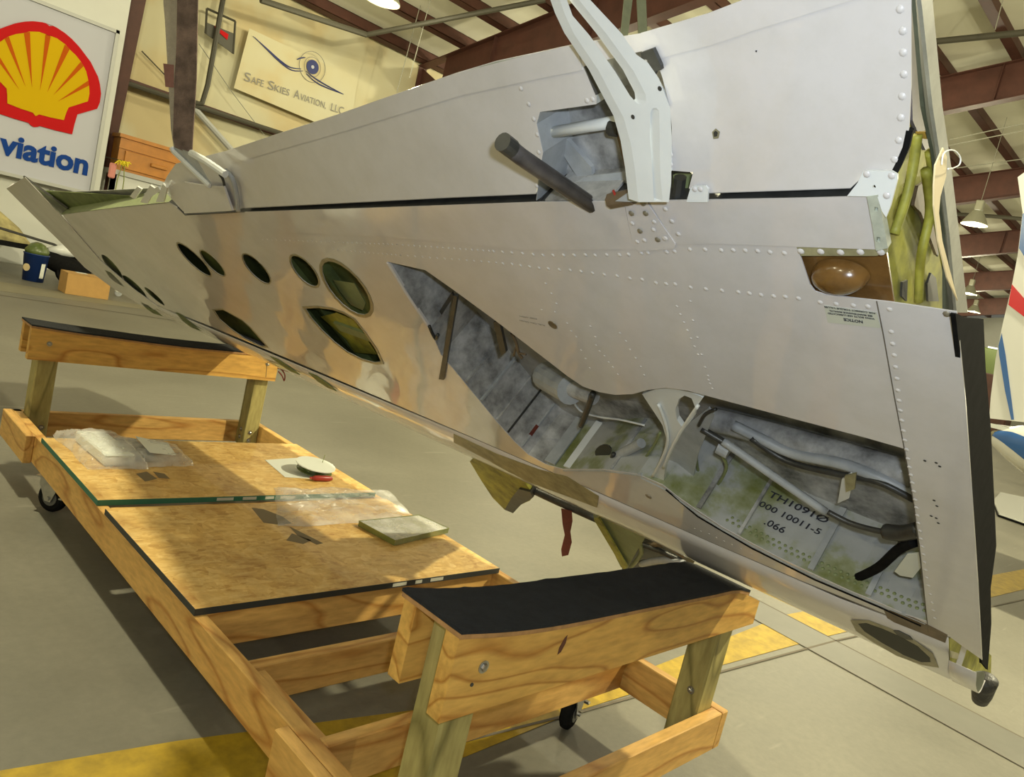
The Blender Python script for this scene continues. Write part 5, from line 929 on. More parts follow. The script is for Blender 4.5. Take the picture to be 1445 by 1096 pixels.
# ---- engine mount brackets below the leading edge
w('mount_bracket', plate([(-1.1611,-0.0419,-0.035),(-1.0702,0.0416,-0.035),(-0.9635,0.0509,-0.035),(-0.8484,0.0138,-0.035),(-0.8364,-0.0721,-0.035),(-0.8974,-0.1508,-0.035),(-0.9952,-0.2465,-0.035),(-1.118,-0.3956,-0.035),(-1.1732,-0.4054,-0.035),(-1.2018,-0.3296,-0.035),(-1.1848,-0.1804,-0.035)], (0, 0, -.012)), 'primer')
w('mount_pad', plate([(-1.1491,-0.3754,-0.026),(-1.0946,-0.3657,-0.026),(-0.9733,-0.2184,-0.026),(-0.8408,-0.0809,-0.026),(-0.8331,-0.038,-0.026),(-0.9027,-0.0631,-0.026),(-1.0074,-0.1896,-0.026)], (0, 0, -.03)), 'dark_metal')
tb('mount_tube', [(-0.8897,-0.0702,-0.05),(-0.7234,-0.0674,-0.05),(-0.5553,-0.0592,-0.05)], .016, 'dark_metal')
w('mount_bracket', plate([(-0.5159,0.058,-0.035),(-0.4511,0.1355,-0.035),(-0.3835,0.0814,-0.035),(-0.2986,0.0583,-0.035),(-0.3987,-0.1234,-0.035),(-0.5373,-0.3875,-0.035),(-0.5629,-0.3879,-0.035),(-0.5451,-0.1858,-0.035),(-0.55,-0.0417,-0.035)], (0, 0, -.008)), 'primer_dk')
w('mount_bracket', plate([(-0.5225,0.001,-0.02),(-0.4891,0.0337,-0.02),(-0.4949,-0.3035,-0.02),(-0.5281,-0.3536,-0.02),(-0.5248,-0.1752,-0.02)], (0, 0, -.006)), 'primer')
w('mount_bay', plate([(-0.541,-0.1918,-0.09),(-0.4038,-0.0759,-0.09),(-0.1966,-0.0968,-0.09),(-0.2533,-0.2156,-0.09),(-0.4395,-0.4193,-0.09),(-0.667,-0.5958,-0.09)], (0, 0, -.004)), 'dark_metal')
for l, r_, mt in (([(-0.5621,-0.3754,-0.06),(-0.4282,-0.164,-0.06),(-0.3436,-0.1204,-0.06),(-0.2474,-0.1116,-0.06)], .010, 'dark_metal'), ([(-0.5261,-0.3819,-0.05),(-0.4144,-0.1851,-0.05),(-0.3909,-0.0715,-0.05)], .008, 'primer_dk'), ([(-0.4488,-0.2892,-0.05),(-0.3211,-0.1565,-0.05),(-0.2252,-0.0991,-0.05)], .012, 'grey_metal'), ([(-0.3975,-0.156,-0.07),(-0.2921,-0.0634,-0.07),(-0.2359,-0.0957,-0.07)], .009, 'primer_brown')):
    tb('mount_fitting', l, r_, mt)
for l in ([[(-0.9417,0.1919,-0.001),(-0.9022,0.2047,-0.001),(-0.8217,0.1777,-0.001),(-0.7622,0.14,-0.001),(-0.8169,0.1247,-0.001),(-0.9007,0.1415,-0.001)],[(-0.6321,0.2657,-0.001),(-0.5971,0.2703,-0.001),(-0.541,0.2407,-0.001),(-0.4766,0.1932,-0.001),(-0.5298,0.175,-0.001),(-0.5951,0.1995,-0.001)]]):
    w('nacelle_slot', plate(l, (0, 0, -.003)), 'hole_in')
w('yellow_lit_strip', plate([(-1.031,0.2494,0.001),(-0.8246,0.2411,0.001),(-0.6209,0.267,0.001),(-0.4872,0.307,0.001),(-0.3842,0.2641,0.001),(-0.4289,0.1709,0.001),(-0.5555,0.153,0.001),(-0.7408,0.1213,0.001),(-0.9108,0.1515,0.001),(-1.0816,0.1726,0.001)], (0, 0, -.002)), 'olive_tone')  # olive laid over the skin to paint the yellow light on it

#P3END
#P4BEGIN
# ================================================================ STRAPS AND TAG
def wplate(name, pts, thick, mat, parent=None, holes=()):
    o = obj(name, plate(pts, thick, holes), mat, parent); return o
def F2(u): return WM @ Vector(u)
fc = Vector((-0.6247,-0.7809,0.0))
SA = [Vector(p) for p in [(-0.1312,1.3892,1.9341),(-0.1062,1.3692,1.7323),(-0.089,1.3555,1.542),(-0.0916,1.3575,1.5273),(-0.1243,1.3837,1.5343),(-0.132,1.3899,1.5575),(-0.1473,1.4021,1.6932),(-0.1587,1.4112,1.8105),(-0.172,1.4219,1.9197)]]
SB = [Vector(p)-fc*.03 for p in [(-0.1734,1.423,1.9192),(-0.1473,1.4021,1.6932),(-0.1265,1.3855,1.5396),(-0.1352,1.3924,1.5367),(-0.1473,1.4021,1.5819),(-0.1658,1.4169,1.6869),(-0.1994,1.4438,1.8723),(-0.207,1.4499,1.9073)]]
SLB = [Vector(p)+fc*.004 for p in [(-0.1768,1.4257,1.7468),(-0.155,1.4083,1.7504),(-0.147,1.4019,1.6913),(-0.1644,1.4158,1.6874)]]
B0 = SA[3].copy()
dup_ = (SA[8]-SA[6]).normalized(); dup_ = (dup_+Vector((.0, .0, .0))).normalized(); KU = (8.35-SA[8].z)/dup_.z
o = thing('lifting_strap', B0, 'wide sooty webbing sling looped under the outboard wing fitting at upper left', 'strap')
pl = [SA[8]+dup_*KU, SA[0]+dup_*KU] + SA
obj('ply', plate([p-B0 for p in pl], -fc*.006), 'strap_dk', o)
obj('ply', plate([p-B0 for p in [SB[7]+dup_*KU, SB[0]+dup_*KU]+SB], -fc*.005), 'strap_lt', o)
obj('printed_label', plate([p-B0 for p in SLB], -fc*.001), plain('faded_red_label', (.22, .10, .08), .8, noise_amt=.3, scale=30), o)
# bent channel clamped on the strap end, reaching to the flap fitting
obj('clamp_arm', tube([F2(p)-B0 for p in [(-1.4837,1.4017,-0.0011),(-1.4789,1.3898,0.0018),(-1.3422,1.3031,0.0264)]], .008, 6), 'white_metal', o)
obj('clamp_arm', tube([F2(p)-B0 for p in [(-1.3841,1.3864,-0.0045),(-1.3029,1.3691,0.0023),(-1.2199,1.3413,0.0115)]], .010, 8), 'white_metal', o)
obj('clamp_plate', plate([F2(p)-B0 for p in [(-1.4818,1.4027,-0.0064),(-1.3595,1.3916,0.0003),(-1.3546,1.38,0.0031),(-1.3354,1.3005,0.0221),(-1.3671,1.2886,0.0238),(-1.4837,1.3696,0.0012)]], -fc*.003), 'grey_metal', o)
t1 = [F2(p) for p in [(0.0678,1.5694,-0.1413),(0.0806,1.5692,-0.1408),(0.0919,1.569,-0.1404),(0.1019,1.5688,-0.14),(0.1166,1.5685,-0.1394)]]
o = thing('sling_pair', t1[0], 'pair of olive webbing slings rising behind the top of the wing root', 'strap')
k1 = F2((0.1221,1.6309,-0.1536))-t1[0]; 
for nm, (b0, b1), tp in (('left_sling', (t1[0], t1[1]), [F2(p) for p in [(0.0833,1.6494,-0.1797),(0.0989,1.6483,-0.1789)]]), ('right_sling', (t1[3], t1[4]), [F2(p) for p in [(0.0977,1.6484,-0.179),(0.113,1.6472,-0.1782)]])):
    d = (tp[0]-b0)
    obj('webbing', plate([b0-t1[0], b1-t1[0], tp[1]-t1[0], tp[1]-t1[0]+Vector((0, 0, 5.8)), tp[0]-t1[0]+Vector((0, 0, 5.8)), tp[0]-t1[0]], fc*.004), 'strap_gn', o)
tg = [WM @ Vector(p) for p in [(0.6,1.6331,0.1465),(0.6,1.6189,0.1392),(0.6,1.6005,0.1409),(0.6,1.59,0.1534),(0.6,1.5756,0.1568),(0.6,1.538,0.1498),(0.6,1.4901,0.1335),(0.6,1.4268,0.1115),(0.6,1.4833,0.1388),(0.6,1.5462,0.1592),(0.6,1.5914,0.167),(0.6,1.611,0.1662),(0.6,1.6284,0.1627)]]
o = thing('manila_tag', tg[0], 'long cream card tag with knot hole hanging at the wing root', 'tag')
xdir = (WM.to_3x3() @ Vector((1, 0, 0)))
obj('card', plate([p-tg[0] for p in tg], xdir*.0012), 'tag', o)
lp = smoothpath([WM @ Vector(p) for p in [(0.605,1.6279,0.1606),(0.605,1.635,0.1576),(0.605,1.6314,0.1474),(0.605,1.6196,0.1323),(0.605,1.6051,0.1212),(0.605,1.5991,0.1226),(0.605,1.6063,0.1368),(0.605,1.6137,0.1474)]], 4)
obj('string', tube([p-tg[0] for p in lp], .0006, 6), 'string', o)
rs = [F2(p) for p in [(-0.7008,-0.0648,-0.03),(-0.6433,-0.0441,-0.03),(-0.6804,-0.1367,-0.03),(-0.7434,-0.2583,-0.03),(-0.7854,-0.3704,-0.03),(-0.8831,-0.5517,-0.03),(-0.9465,-0.616,-0.03),(-0.9095,-0.5257,-0.03),(-0.8029,-0.3296,-0.03),(-0.7657,-0.2233,-0.03)]]
o = thing('red_streamer', rs[0], 'dark red webbing streamer hanging below the leading edge mount', 'streamer')
obj('ribbon', plate([p-rs[0] for p in rs], fc*-.002), 'red_web', o)
ws_ = [F2(p) for p in [(-2.5263,0.0198,-0.03),(-2.4889,0.0227,-0.03),(-2.5159,-0.0311,-0.03),(-2.6181,-0.1155,-0.03),(-2.5754,-0.0593,-0.03),(-2.5693,-0.0235,-0.03)]]
o = thing('wire_knot', ws_[0], 'small twist of red and dark lockwire at the end of the rear cradle', 'wire')
obj('twist', tube([p-ws_[0] for p in smoothpath(ws_, 3)], .0035, 6), 'red_web', o)
obj('loose_wire', tube([p-ws_[0] for p in smoothpath([F2(p) for p in [(-2.5834,0.0481,-0.02),(-2.7132,-0.0546,-0.02),(-2.8538,-0.166,-0.02)]], 3)], .0015, 6), 'dark_metal', o)

# ================================================================ BACKGROUND, LEFT
WYP = 13.0
o = struct(obj('wall_partition', box((-6.0, WYP, 0), (3.0879, WYP+.45, 7.2)), 'white_wall'))
# large sign standing in front of the partition
SY = 12.86
sx1, sz0, sz1 = (2.948,1.299,3.8779)
ax_ = 2.0179
sx0 = 2*ax_-sx1
o = thing('fuel_sign', (ax_, SY, sz0), 'big white sign with red and yellow scallop shell above blue lettering', 'sign')
SO = Vector((ax_, SY, sz0))
obj('panel', box(Vector((sx0+.04, SY-.02, sz0+.04))-SO, Vector((sx1-.04, SY+.1, sz1-.04))-SO), 'sign_white', o)
bm = bmesh.new()
for lo, hi in (((sx0, SY-.06, sz0), (sx1, SY+.1, sz0+.05)), ((sx0, SY-.06, sz1-.05), (sx1, SY+.1, sz1)), ((sx0, SY-.06, sz0), (sx0+.05, SY+.1, sz1)), ((sx1-.05, SY-.06, sz0), (sx1, SY+.1, sz1))):
    add_box(bm, Vector(lo)-SO, Vector(hi)-SO)
obj('frame', bm, 'sign_frame', o)
def mir(right, y):
    """right half (x, z) from the top of the axis to the foot, mirrored about the axis"""
    r = [Vector((x-ax_, y-SY, z-sz0)) for x, z in right]
    l = [Vector((-p.x, p.y, p.z)) for p in r[::-1]]
    return r + [p for p in l if abs(p.x) > .004]
RED = [(1.866,3.5761),(1.9653,3.5954),(2.1138,3.5909),(2.2316,3.5563),(2.327,3.5115),(2.435,3.4426),(2.5304,3.3616),(2.6214,3.283),(2.6881,3.194),(2.7555,3.1041),(2.7979,3.0041),(2.8344,2.8722),(2.838,2.7425),(2.814,2.6324),(2.5587,2.4605),(2.5412,2.3108),(2.5311,2.1459),(2.2945,2.1344),(2.0931,2.1325),(2.064,2.1091),(2.0268,2.0916)]
YEL = [(1.883,3.4163),(1.9866,3.4416),(2.1347,3.4434),(2.2541,3.3997),(2.3114,3.3555),(2.4092,3.3012),(2.4828,3.2421),(2.5295,3.1919),(2.5789,3.1252),(2.6201,3.0263),(2.6495,2.9368),(2.673,2.8158),(2.6692,2.6993),(2.4244,2.5215),(2.4053,2.4382),(2.3889,2.3187),(2.2203,2.3005),(2.0584,2.2949),(2.0302,2.2661),(2.0016,2.2594)]
RED[0] = (ax_, RED[0][1]); RED[-1] = (ax_, RED[-1][1]); YEL[0] = (ax_, YEL[0][1]); YEL[-1] = (ax_, YEL[-1][1])
obj('scallop_outline', plate(mir(RED, SY-.03), (0, -.012, 0)), 'sign_red', o)
obj('scallop_field', plate(mir(YEL, SY-.043), (0, -.008, 0)), 'sign_yellow', o)
for (a1, a2, b_) in [((1.9827,3.4346),(2.0515,3.4349),(2.0236,2.639)),((2.2469,3.3969),(2.3186,3.3583),(2.1171,2.6441)),((2.4868,3.2323),(2.5377,3.1893),(2.1996,2.6282)),((2.6267,3.0001),(2.6499,2.934),(2.27,2.5598))]:
    for sg in (1, -1):
        t = [Vector((sg*(p[0]-ax_), -.0515, p[1]-sz0)) for p in (a1, a2, b_)]
        if sg > 0 or (a1[0]-ax_) > .1: obj('rib_stroke', plate(t, (0, -.003, 0)), 'sign_orange', o)
tr = Vector((2.826,12.85,1.5991)); tz = 1.8152
wv = tr.x - 1.6247
txt = text_obj('lettering', 'viation', 'sign_blue', (tr.x-wv-ax_, -.03, tr.z-sz0), (1, 0, 0), (0, 0, 1), width=wv, depth=.006, bold=.035, parent=o)
txt2 = text_obj('lettering', 'A', 'sign_blue', (tr.x-wv-.335-ax_, -.03, tr.z-sz0), (1, 0, 0), (0, 0, 1), width=.36, depth=.006, bold=.035, parent=o)
# hooks and pegs under the sign
for i in range(7):
    hx = 2.0593 + i*.17
    bm = add_tube(bmesh.new(), [(0, .2, 0), (0, 0, 0), (0, 0, -.12), (.02, -.02, -.15)], .01, 6); h = obj('wall_hook', bm, ('red', 'ac_blue', 'grey_metal')[i % 3]); h.location = (hx, 12.8, 1.24-.01*(i % 2))
    tag(h, ('red', 'blue', 'grey')[i % 3]+' tool hook on the partition below the sign, '+('leftmost of seven', 'second from the left', 'third from the left', 'middle one', 'third from the right', 'second from the right', 'rightmost of seven')[i], 'hook', 'hooks below the sign')
# tan covered heap on a low black trailer with boxes around
fx, fy = 1.0, 12.0
o = thing('covered_trailer', (.2, 12.1, 0), 'tan mottled cover heaped over a low black trailer below the sign', 'trailer')
bm = bmesh.new(); n = 26; g = []
for i in range(n+1):
    row = []
    for j in range(13):
        u, v = i/n, j/12; x = -2.6+u*4.4; yy = -.45+v*.9
        e = min(1, 6*min(u, 1-u))*min(1, 4*min(v, 1-v))
        z = .42+.72*e**.6*(1-.35*max(0, (u-.55)/.45)) + .10*noise.noise(Vector((x*1.9, yy*2.5, 1)))*e
        row.append(bm.verts.new((x, yy, z)))
    g.append(row)
for i in range(n):
    for j in range(12): bm.faces.new((g[i][j], g[i+1][j], g[i+1][j+1], g[i][j+1]))
bd = [g[i][0] for i in range(n+1)]
obj('cover', bm, 'tarp', o, True)
obj('bed', box((-2.6, -.5, .36), (1.75, .5, .43)), 'black', o)
obj('side_box', box((-1.6, -.62, .42), (.35, -.5, .66), .01), 'dark_metal', o)
obj('drawbar', tube([(1.7, 0, .40), (2.3, -.2, .36), (2.7, -.3, .30)], .035, 8), 'black', o)
q = Vector((0, 1, 0)).to_track_quat('Z', 'Y')
for x in (-1.6, 1.15): obj('wheel', lathe([(.13, -.09), (.2, -.07), (.2, .07), (.13, .09)], 22, (x, -.35, .2), q), 'black', o)
q2 = (.05, .0)
o = thing('engine_stand', (*(2.3497,11.349), 0), 'black greasy engine unit on a wheel with a bright metal fitting beside the blue bucket', 'engine part')
obj('body', tube([(-.42, .0, .34), (-.2, .0, .30), (.05, 0, .22), (.30, .05, .20)], [.10, .13, .15, .10], 12), 'black', o, True)
obj('wheel', lathe([(.08, -.06), (.16, -.05), (.17, 0), (.16, .05), (.08, .06)], 22, (.02, -.05, .172), q), 'black', o)
obj('rim', lathe([(.07, -.064), (.075, .064)], 16, (.02, -.05, .172), q), 'steel', o)
obj('fitting', tube([(-.25, .0, .42), (-.1, 0, .46), (.08, .02, .42)], [.05, .09, .03], 10), 'white_metal', o, True)
obj('rod', tube([(-1.0, .05, .62), (-.2, 0, .52), (.0, 0, .44)], .018, 6), 'dark_metal', o)
bk = Vector((*(1.8946,11.0653), 0))
o = thing('bucket', bk, 'blue plastic bucket with a white label and dark contents on the hangar floor', 'bucket')
obj('shell', lathe([(.125, 0), (.15, .36), (.157, .362), (.157, .375), (.145, .375), (.12, .01)], 24), 'blue_bucket', o, True)
obj('label', ribbon([(.152*math.cos(a)*(.92), .152*math.sin(a)*.92, .06) for a in [math.radians(d) for d in range(-75, -45, 6)]], (.012*math.cos(math.radians(-60)), .012*math.sin(math.radians(-60)), .2), (0, -.002, 0)), 'paper', o)
obj('badge', lathe([(.05, 0), (.05, .004)], 20, (-.115, -.085, .18), Vector((-.8, -.6, 0)).to_track_quat('Z', 'Y')), 'tag', o)
obj('rag', lathe([(.14, .36), (.15, .42), (.09, .5), (.03, .53)], 12), 'dark_green', o, True)
cb_ = Vector((*(2.3165,10.3182), 0))
o = thing('cardboard_box', cb_, 'plain brown cardboard box on the floor beside the blue bucket', 'box')
bm = box((-.26, -.17, .004), (.26, .17, .27)); r_ = obj('body', bm, 'cardboard', o)
obj('flap', plate([(-.26, -.17, .272), (-.02, -.17, .272), (-.02, .17, .272), (-.26, .17, .272)], (0, 0, .004)), 'cardboard', o); obj('flap', plate([(.0, -.17, .272), (.26, -.17, .272), (.26, .17, .272), (.0, .17, .272)], (0, 0, .004)), 'cardboard', o)
obj('paper', plate([(-.1, .03, .277), (.03, .03, .277), (.03, .14, .277), (-.1, .14, .277)], (0, 0, .002)), 'paper', o)
cs = Vector((*(2.8909,10.7593), 0))
o = thing('spare_caster', cs, 'small bright metal caster lying on the floor right of the cardboard box', 'caster')
obj('wheel', lathe([(.03, -.02), (.05, -.015), (.05, .015), (.03, .02)], 18, (0, 0, .051), q), 'grey_metal', o)
obj('fork', box((-.045, -.035, .06), (.045, .035, .12), .008), 'white_metal', o)
# orange varnished cabinet beside the dark column, on a white bench
cx0, cz1 = (3.462,2.4365)
cx1, cz0 = (4.5669,1.8226)
cx1 = cx0+1.75
o = thing('tool_cabinet', (cx0, 13.6, cz0), 'orange varnished wooden cabinet with one long drawer right of the dark column', 'cabinet')
cx0 += .0; W_, H_ = cx1-cx0, cz1-cz0
obj('body', box((0, .02, 0), (W_, .38, H_)), 'cabinet', o)
obj('cornice', box((-.03, -.02, H_-.06), (W_+.03, .40, H_)), 'cabinet', o); obj('rail', box((-.01, -.005, H_-.24), (W_+.01, .03, H_-.20)), 'cabinet', o)
d_ = obj('drawer', box((.10, -.012, .05), (W_-.08, .02, H_-.26), .006), 'cabinet', o); obj('handle', box((W_*.30, -.06, H_*.33), (W_*.46, -.012, H_*.33+.06), .01), 'cabinet', d_)
o = thing('white_bench', (cx0, 13.4, 0), 'pale grey workbench carrying the orange cabinet, mostly hidden by the wing', 'bench')
obj('top', box((-.15, 0, cz0-.08), (2.6, .7, cz0-.002)), 'sign_frame', o)
obj('panel', box((-.1, .05, cz0-.75), (2.5, .09, cz0-.08)), 'white_wall', o)
for lx in (-.1, 2.42):
    for ly in (.05, .6): obj('leg', box((lx, ly, 0), (lx+.08, ly+.08, cz0-.08)), 'white_wall', o)
fl0 = Vector((3.5061,13.2,1.4868)); ft0 = Vector((3.4366,13.2,1.9202))
o = thing('yellow_tassel', ft0, 'bright yellow tassel with green cords hanging below it beside the dark column', 'tassel')
bm = bmesh.new()
for i in range(26):
    a = i*2.4; r_ = .03+.09*random.random(); add_tube(bm, [(0, 0, -.02), (r_*math.cos(a)*.7, r_*.4*math.sin(a), .05), (r_*1.2*math.cos(a), r_*.5*math.sin(a), -.03+.10*random.random())], .010, 5)
ob_ = obj('ribbons', bm, 'flower', o); h__ = obj('hook', tube([(0, 0, .03), (.0, .1, .06), (-.25, .6, .06)], .008, 6), 'pipe', o); ob_['kind'] = 'stuff'
for dx in (-.05, .05): obj('cord', tube([(dx*.3, 0, 0), (dx, 0, -.25), (dx*1.2, 0, -.75)], .008, 6), 'stem', o)
pg = Vector((3.311,13.3,1.7847))
o = tag(obj('pink_glove', box((-.05, -.02, -.13), (.06, .02, .12), .02), 'pink'), 'small pink cloth hanging on the dark column beside the yellow tassel', 'cloth'); o.location = pg
# wall mounted goal frame
bx = [(4.7512,5.1176),(5.3021,5.1144),(5.3736,4.5338),(4.8041,4.6904)]
o = thing('hoop_board', (bx[0][0], 14.35, bx[3][1]), 'small black framed basketball board with red mark high on the cream wall', 'board')
hb = [Vector((x-bx[0][0], 0, z-bx[3][1])) for x, z in bx]
bm = bmesh.new()
for a_, b_ in ((0, 1), (1, 2), (3, 0)): add_tube(bm, [hb[a_], hb[b_]], .022, 4)
obj('frame', bm, 'pipe', o)
mid = lambda a_, b_, t: hb[a_].lerp(hb[b_], t)
obj('board', plate([mid(0, 3, .55), mid(1, 2, .38), hb[2], hb[3]], (0, .02, 0)), 'pipe', o)
obj('red_mark', plate([mid(0, 3, .62)+Vector((.15, -.01, .03)), mid(1, 2, .48)+Vector((-.12, -.01, .0)), mid(1, 2, .66)+Vector((-.14, -.01, .0)), mid(0, 3, .85)+Vector((.16, -.01, .08))], (0, -.008, 0)), 'sign_red', o)
# banner with logo
BY = WALLY-.2
bp = [(5.6435,5.1298),(8.1782,5.0695),(8.2352,3.8562),(5.5559,3.9574)]
o = thing('wall_banner', (bp[3][0], BY, bp[3][1]), 'cream banner with winged aircraft emblem and company name on the wall', 'banner')
BO = Vector((bp[3][0], BY, bp[3][1]))
obj('cloth', plate([Vector((x, BY, z))-BO for x, z in bp], (0, .006, 0)), 'wall', o)
ta = Vector((5.7013,14.46,4.1597)); tb_ = Vector((8.0061,14.46,4.2458))
big = 1.4645*0
xd = (tb_-ta).normalized(); zd = Vector((-xd.z, 0, xd.x)) if False else (Vector((0, 0, 1))-xd*xd.z).normalized()
wt = (tb_-ta).length
pos = 0.0
caps = [('S', 1), ('AFE', .76), (' S', 1), ('KIES', .76), (' A', 1), ('VIATION,', .76), (' LLC', .92)]
def est(s, k): return sum({'I': .34, ' ': .34, ',': .3, 'E': .66, 'F': .62, 'L': .6, 'T': .68}.get(c_, .78) for c_ in s)*k
tot = sum(est(s_, k_) for s_, k_ in caps)
for s_, k_ in caps:
    wd = est(s_, k_)/tot*wt; lead = est(' ', k_)/tot*wt if s_[0] == ' ' else 0
    text_obj('lettering', s_.strip(), 'grey_ink', ta-BO+Vector((0, -.012, 0))+xd*(pos+lead+.01), xd, zd, width=(wd-lead)*.90, height=.165*k_, depth=.003, bold=.0, parent=o)
    pos += wd
for nm_, l in (('wing_stroke', [(5.7329,14.455,5.0163),(6.0242,14.455,4.9127),(6.3589,14.455,4.791),(6.6074,14.455,4.743),(6.8383,14.455,4.8003)]), ('wing_stroke', [(5.7792,14.455,5.0076),(6.0772,14.455,4.8781),(6.3817,14.455,4.7575),(6.6486,14.455,4.7014),(6.8927,14.455,4.7773)]), ('wing_stroke', [(6.9658,14.455,4.7464),(7.2196,14.455,4.6638),(7.499,14.455,4.6453),(7.9048,14.455,4.653)]), ('wing_stroke', [(6.9538,14.455,4.7998),(7.1698,14.455,4.7336),(7.4894,14.455,4.6865),(7.9048,14.455,4.653)]), ('tail_stroke', [(6.7099,14.455,4.938),(6.7791,14.455,4.9928),(6.882,14.455,5.0463)])):
    pts = smoothpath([Vector(p)-BO for p in l], 4); m_ = len(pts)
    obj(nm_, tube(pts, [.004+.010*math.sin(PI*min(1, (i+.5)/m_)) for i in range(m_)], 6), 'navy', o)
nc = Vector((7.0757,14.455,4.9246))-BO
qn = Vector((0, -1, 0)).to_track_quat('Z', 'Y')
def ringo(nm_, r, mt, tr_=.006):
    obj(nm_, tube([nc+Vector((r*1.0*math.cos(a), 0, r*math.sin(a))) for a in [2*PI*k/32 for k in range(33)]], tr_, 5), mt, o)
ringo('cowl_ring', .30, 'grey_ink'); ringo('cowl_ring', .19, 'grey_ink', .005)
obj('engine_disc', lathe([(.14, 0), (.14, .008)], 24, nc, qn), 'navy', o); obj('spinner', lathe([(.035, .008), (.035, .012)], 12, nc, qn), 'sign_white', o)
# pipes on the wall and under the roof
def pipe(name, pts, r, label, mat='pipe', group=None, cat='pipe', n=8):
    o = tag(obj(name, tube(pts, r, n), mat), label, cat, group); return o
pipe('wall_pipe', [(4.9855,14.3,5.6229),(4.9888,14.3,3.8061),(4.9464,14.3,3.4477),(4.7768,14.3,3.4162)], .05, 'dark vertical pipe down the cream wall in front of the hoop board')
pipe('wall_pipe', [(3.5248,14.35,3.3588),(4.8047,14.35,3.3733),(6.6777,14.35,3.4172),(7.8673,14.35,3.408)], .045, 'long dark pipe across the wall just below the upper girt')
pipe('wall_brace', [(4.8281,14.4,3.355),(5.7582,14.4,2.7642),(6.2817,14.4,2.4152)], .06, 'pale diagonal brace on the wall above the orange cabinet', 'sign_frame', None, 'brace')
pipe('bracing_rod', [(3.845,14.55,4.0068),(4.2887,14.55,3.7551),(5.824,14.55,2.778)], .012, 'thin dark tension rod crossing the wall behind the webbing sling', 'pipe', None, 'rod')
pipe('bracing_rod', [(4.7624,14.45,4.486),(5.5033,14.45,3.8839),(6.5334,14.45,3.1379)], .008, 'thin pale cable slanting down the wall left of the banner', 'wire', None, 'cable')
pipe('sprinkler_pipe', [(5.1171,13.0,5.2993), (7.291,13.0,5.5722)], .055, 'dark sprinkler main running along the top of the wall')
pipe('sprinkler_branch', [(7.291,13.0,5.5722), (8.0685,11.4,6.092), (8.9531,10.0,6.6635)], .05, 'dark sprinkler branch crossing under the roof purlins above the wing')
pipe('sprinkler_branch', [(13.9, 9.0, 6.7), (13.9,4.9561,7.5658), (13.9,3.5022,7.633), (13.9, -2, 7.8)], .06, 'dark sprinkler branch under the roof right of the wing root')
pipe('sprinkler_branch', [(26.0,7.4137,7.0794),(26.0,6.4055,7.1084),(26.0,5.5384,7.1057)], .06, 'thin dark sprinkler branch beyond the hanging lamp')
for k_, (p_, q_) in enumerate((([(5.4594,13.2,5.5901), (5.4362,13.2,4.704)]), ([(7.9984,12.0,6.8137), (7.7985,12.0,4.894)]), ([(8.2497,13.0,5.7999), (8.2453,13.0,4.7958)]))):
    if k_: pipe('hanger_wire', [(q_[0]+.12, q_[1], roofz(q_[1])+.24), q_], .008, ('thin hanger wire left of the rafter foot', 'thin grey conductor dropping near the rafter foot', 'thin hanger rod above the banner corner')[k_], 'wire', None, 'wire')
for k_, l in enumerate(([(18.0,5.5585,7.0331),(18.0,4.1826,7.4194)], [(18.0,5.5228,6.9055),(18.0,4.1414,7.2687)], [(20.0,5.8803,6.9362),(20.0,4.4906,7.2279)])):
    pipe('ceiling_cable', l, .012, ('upper of the two thin cables strung under the roof right of the root', 'lower of the two thin cables strung under the roof right of the root', 'single thin cable strung across the second bay')[k_], 'wire', None, 'cable')
pipe('drop_wire', [(13.2,3.7544,8.0087), (13.2,3.7363,7.4131)], .008, 'thin wire dropping to the sprinkler branch at the upper right', 'wire', None, 'wire')
# hanging lamps
lamp0 = None
for i, (x, y) in enumerate(LAMPS):  # also hangs lamp bodies at the two added fill lamps
    lab = {3: 'glowing high bay lamp at the top left of the roof above the banner', 5: 'high bay lamp with a conical shade hanging right of the wing root', 6: 'distant glowing lamp low in the roof right of the wing root'}.get(i, 'high bay lamp hanging from the hangar roof outside the picture')
    e = thing('high_bay_lamp', (x, y, LZ), lab, 'lamp', 'high bay lamps')
    if lamp0 is None:
        parts = [obj('shade', lathe([(.30, 0), (.30, .03), (.12, .34), (.10, .34), (.285, .03), (.285, 0)], 24), 'shade', e),
                 obj('lens', lathe([(.283, .004), (.283, .012)], 24), 'bulb', e), obj('ballast', box((-.09, -.09, .34), (.09, .09, .60), .02), 'shade', e)]
        parts[1].visible_shadow = True
        lamp0 = [(p.name, p.data) for p in parts]
    else:
        for nm_, me in lamp0:
            p = bpy.data.objects.new(nm_.split('.')[0], me); C.objects.link(p); p.parent = e
    obj('chain', tube([(0, 0, .6), (0, 0, roofz(y)-LZ+(.2 if i in (9, 14) else .235))], .008, 5), 'wire', e)

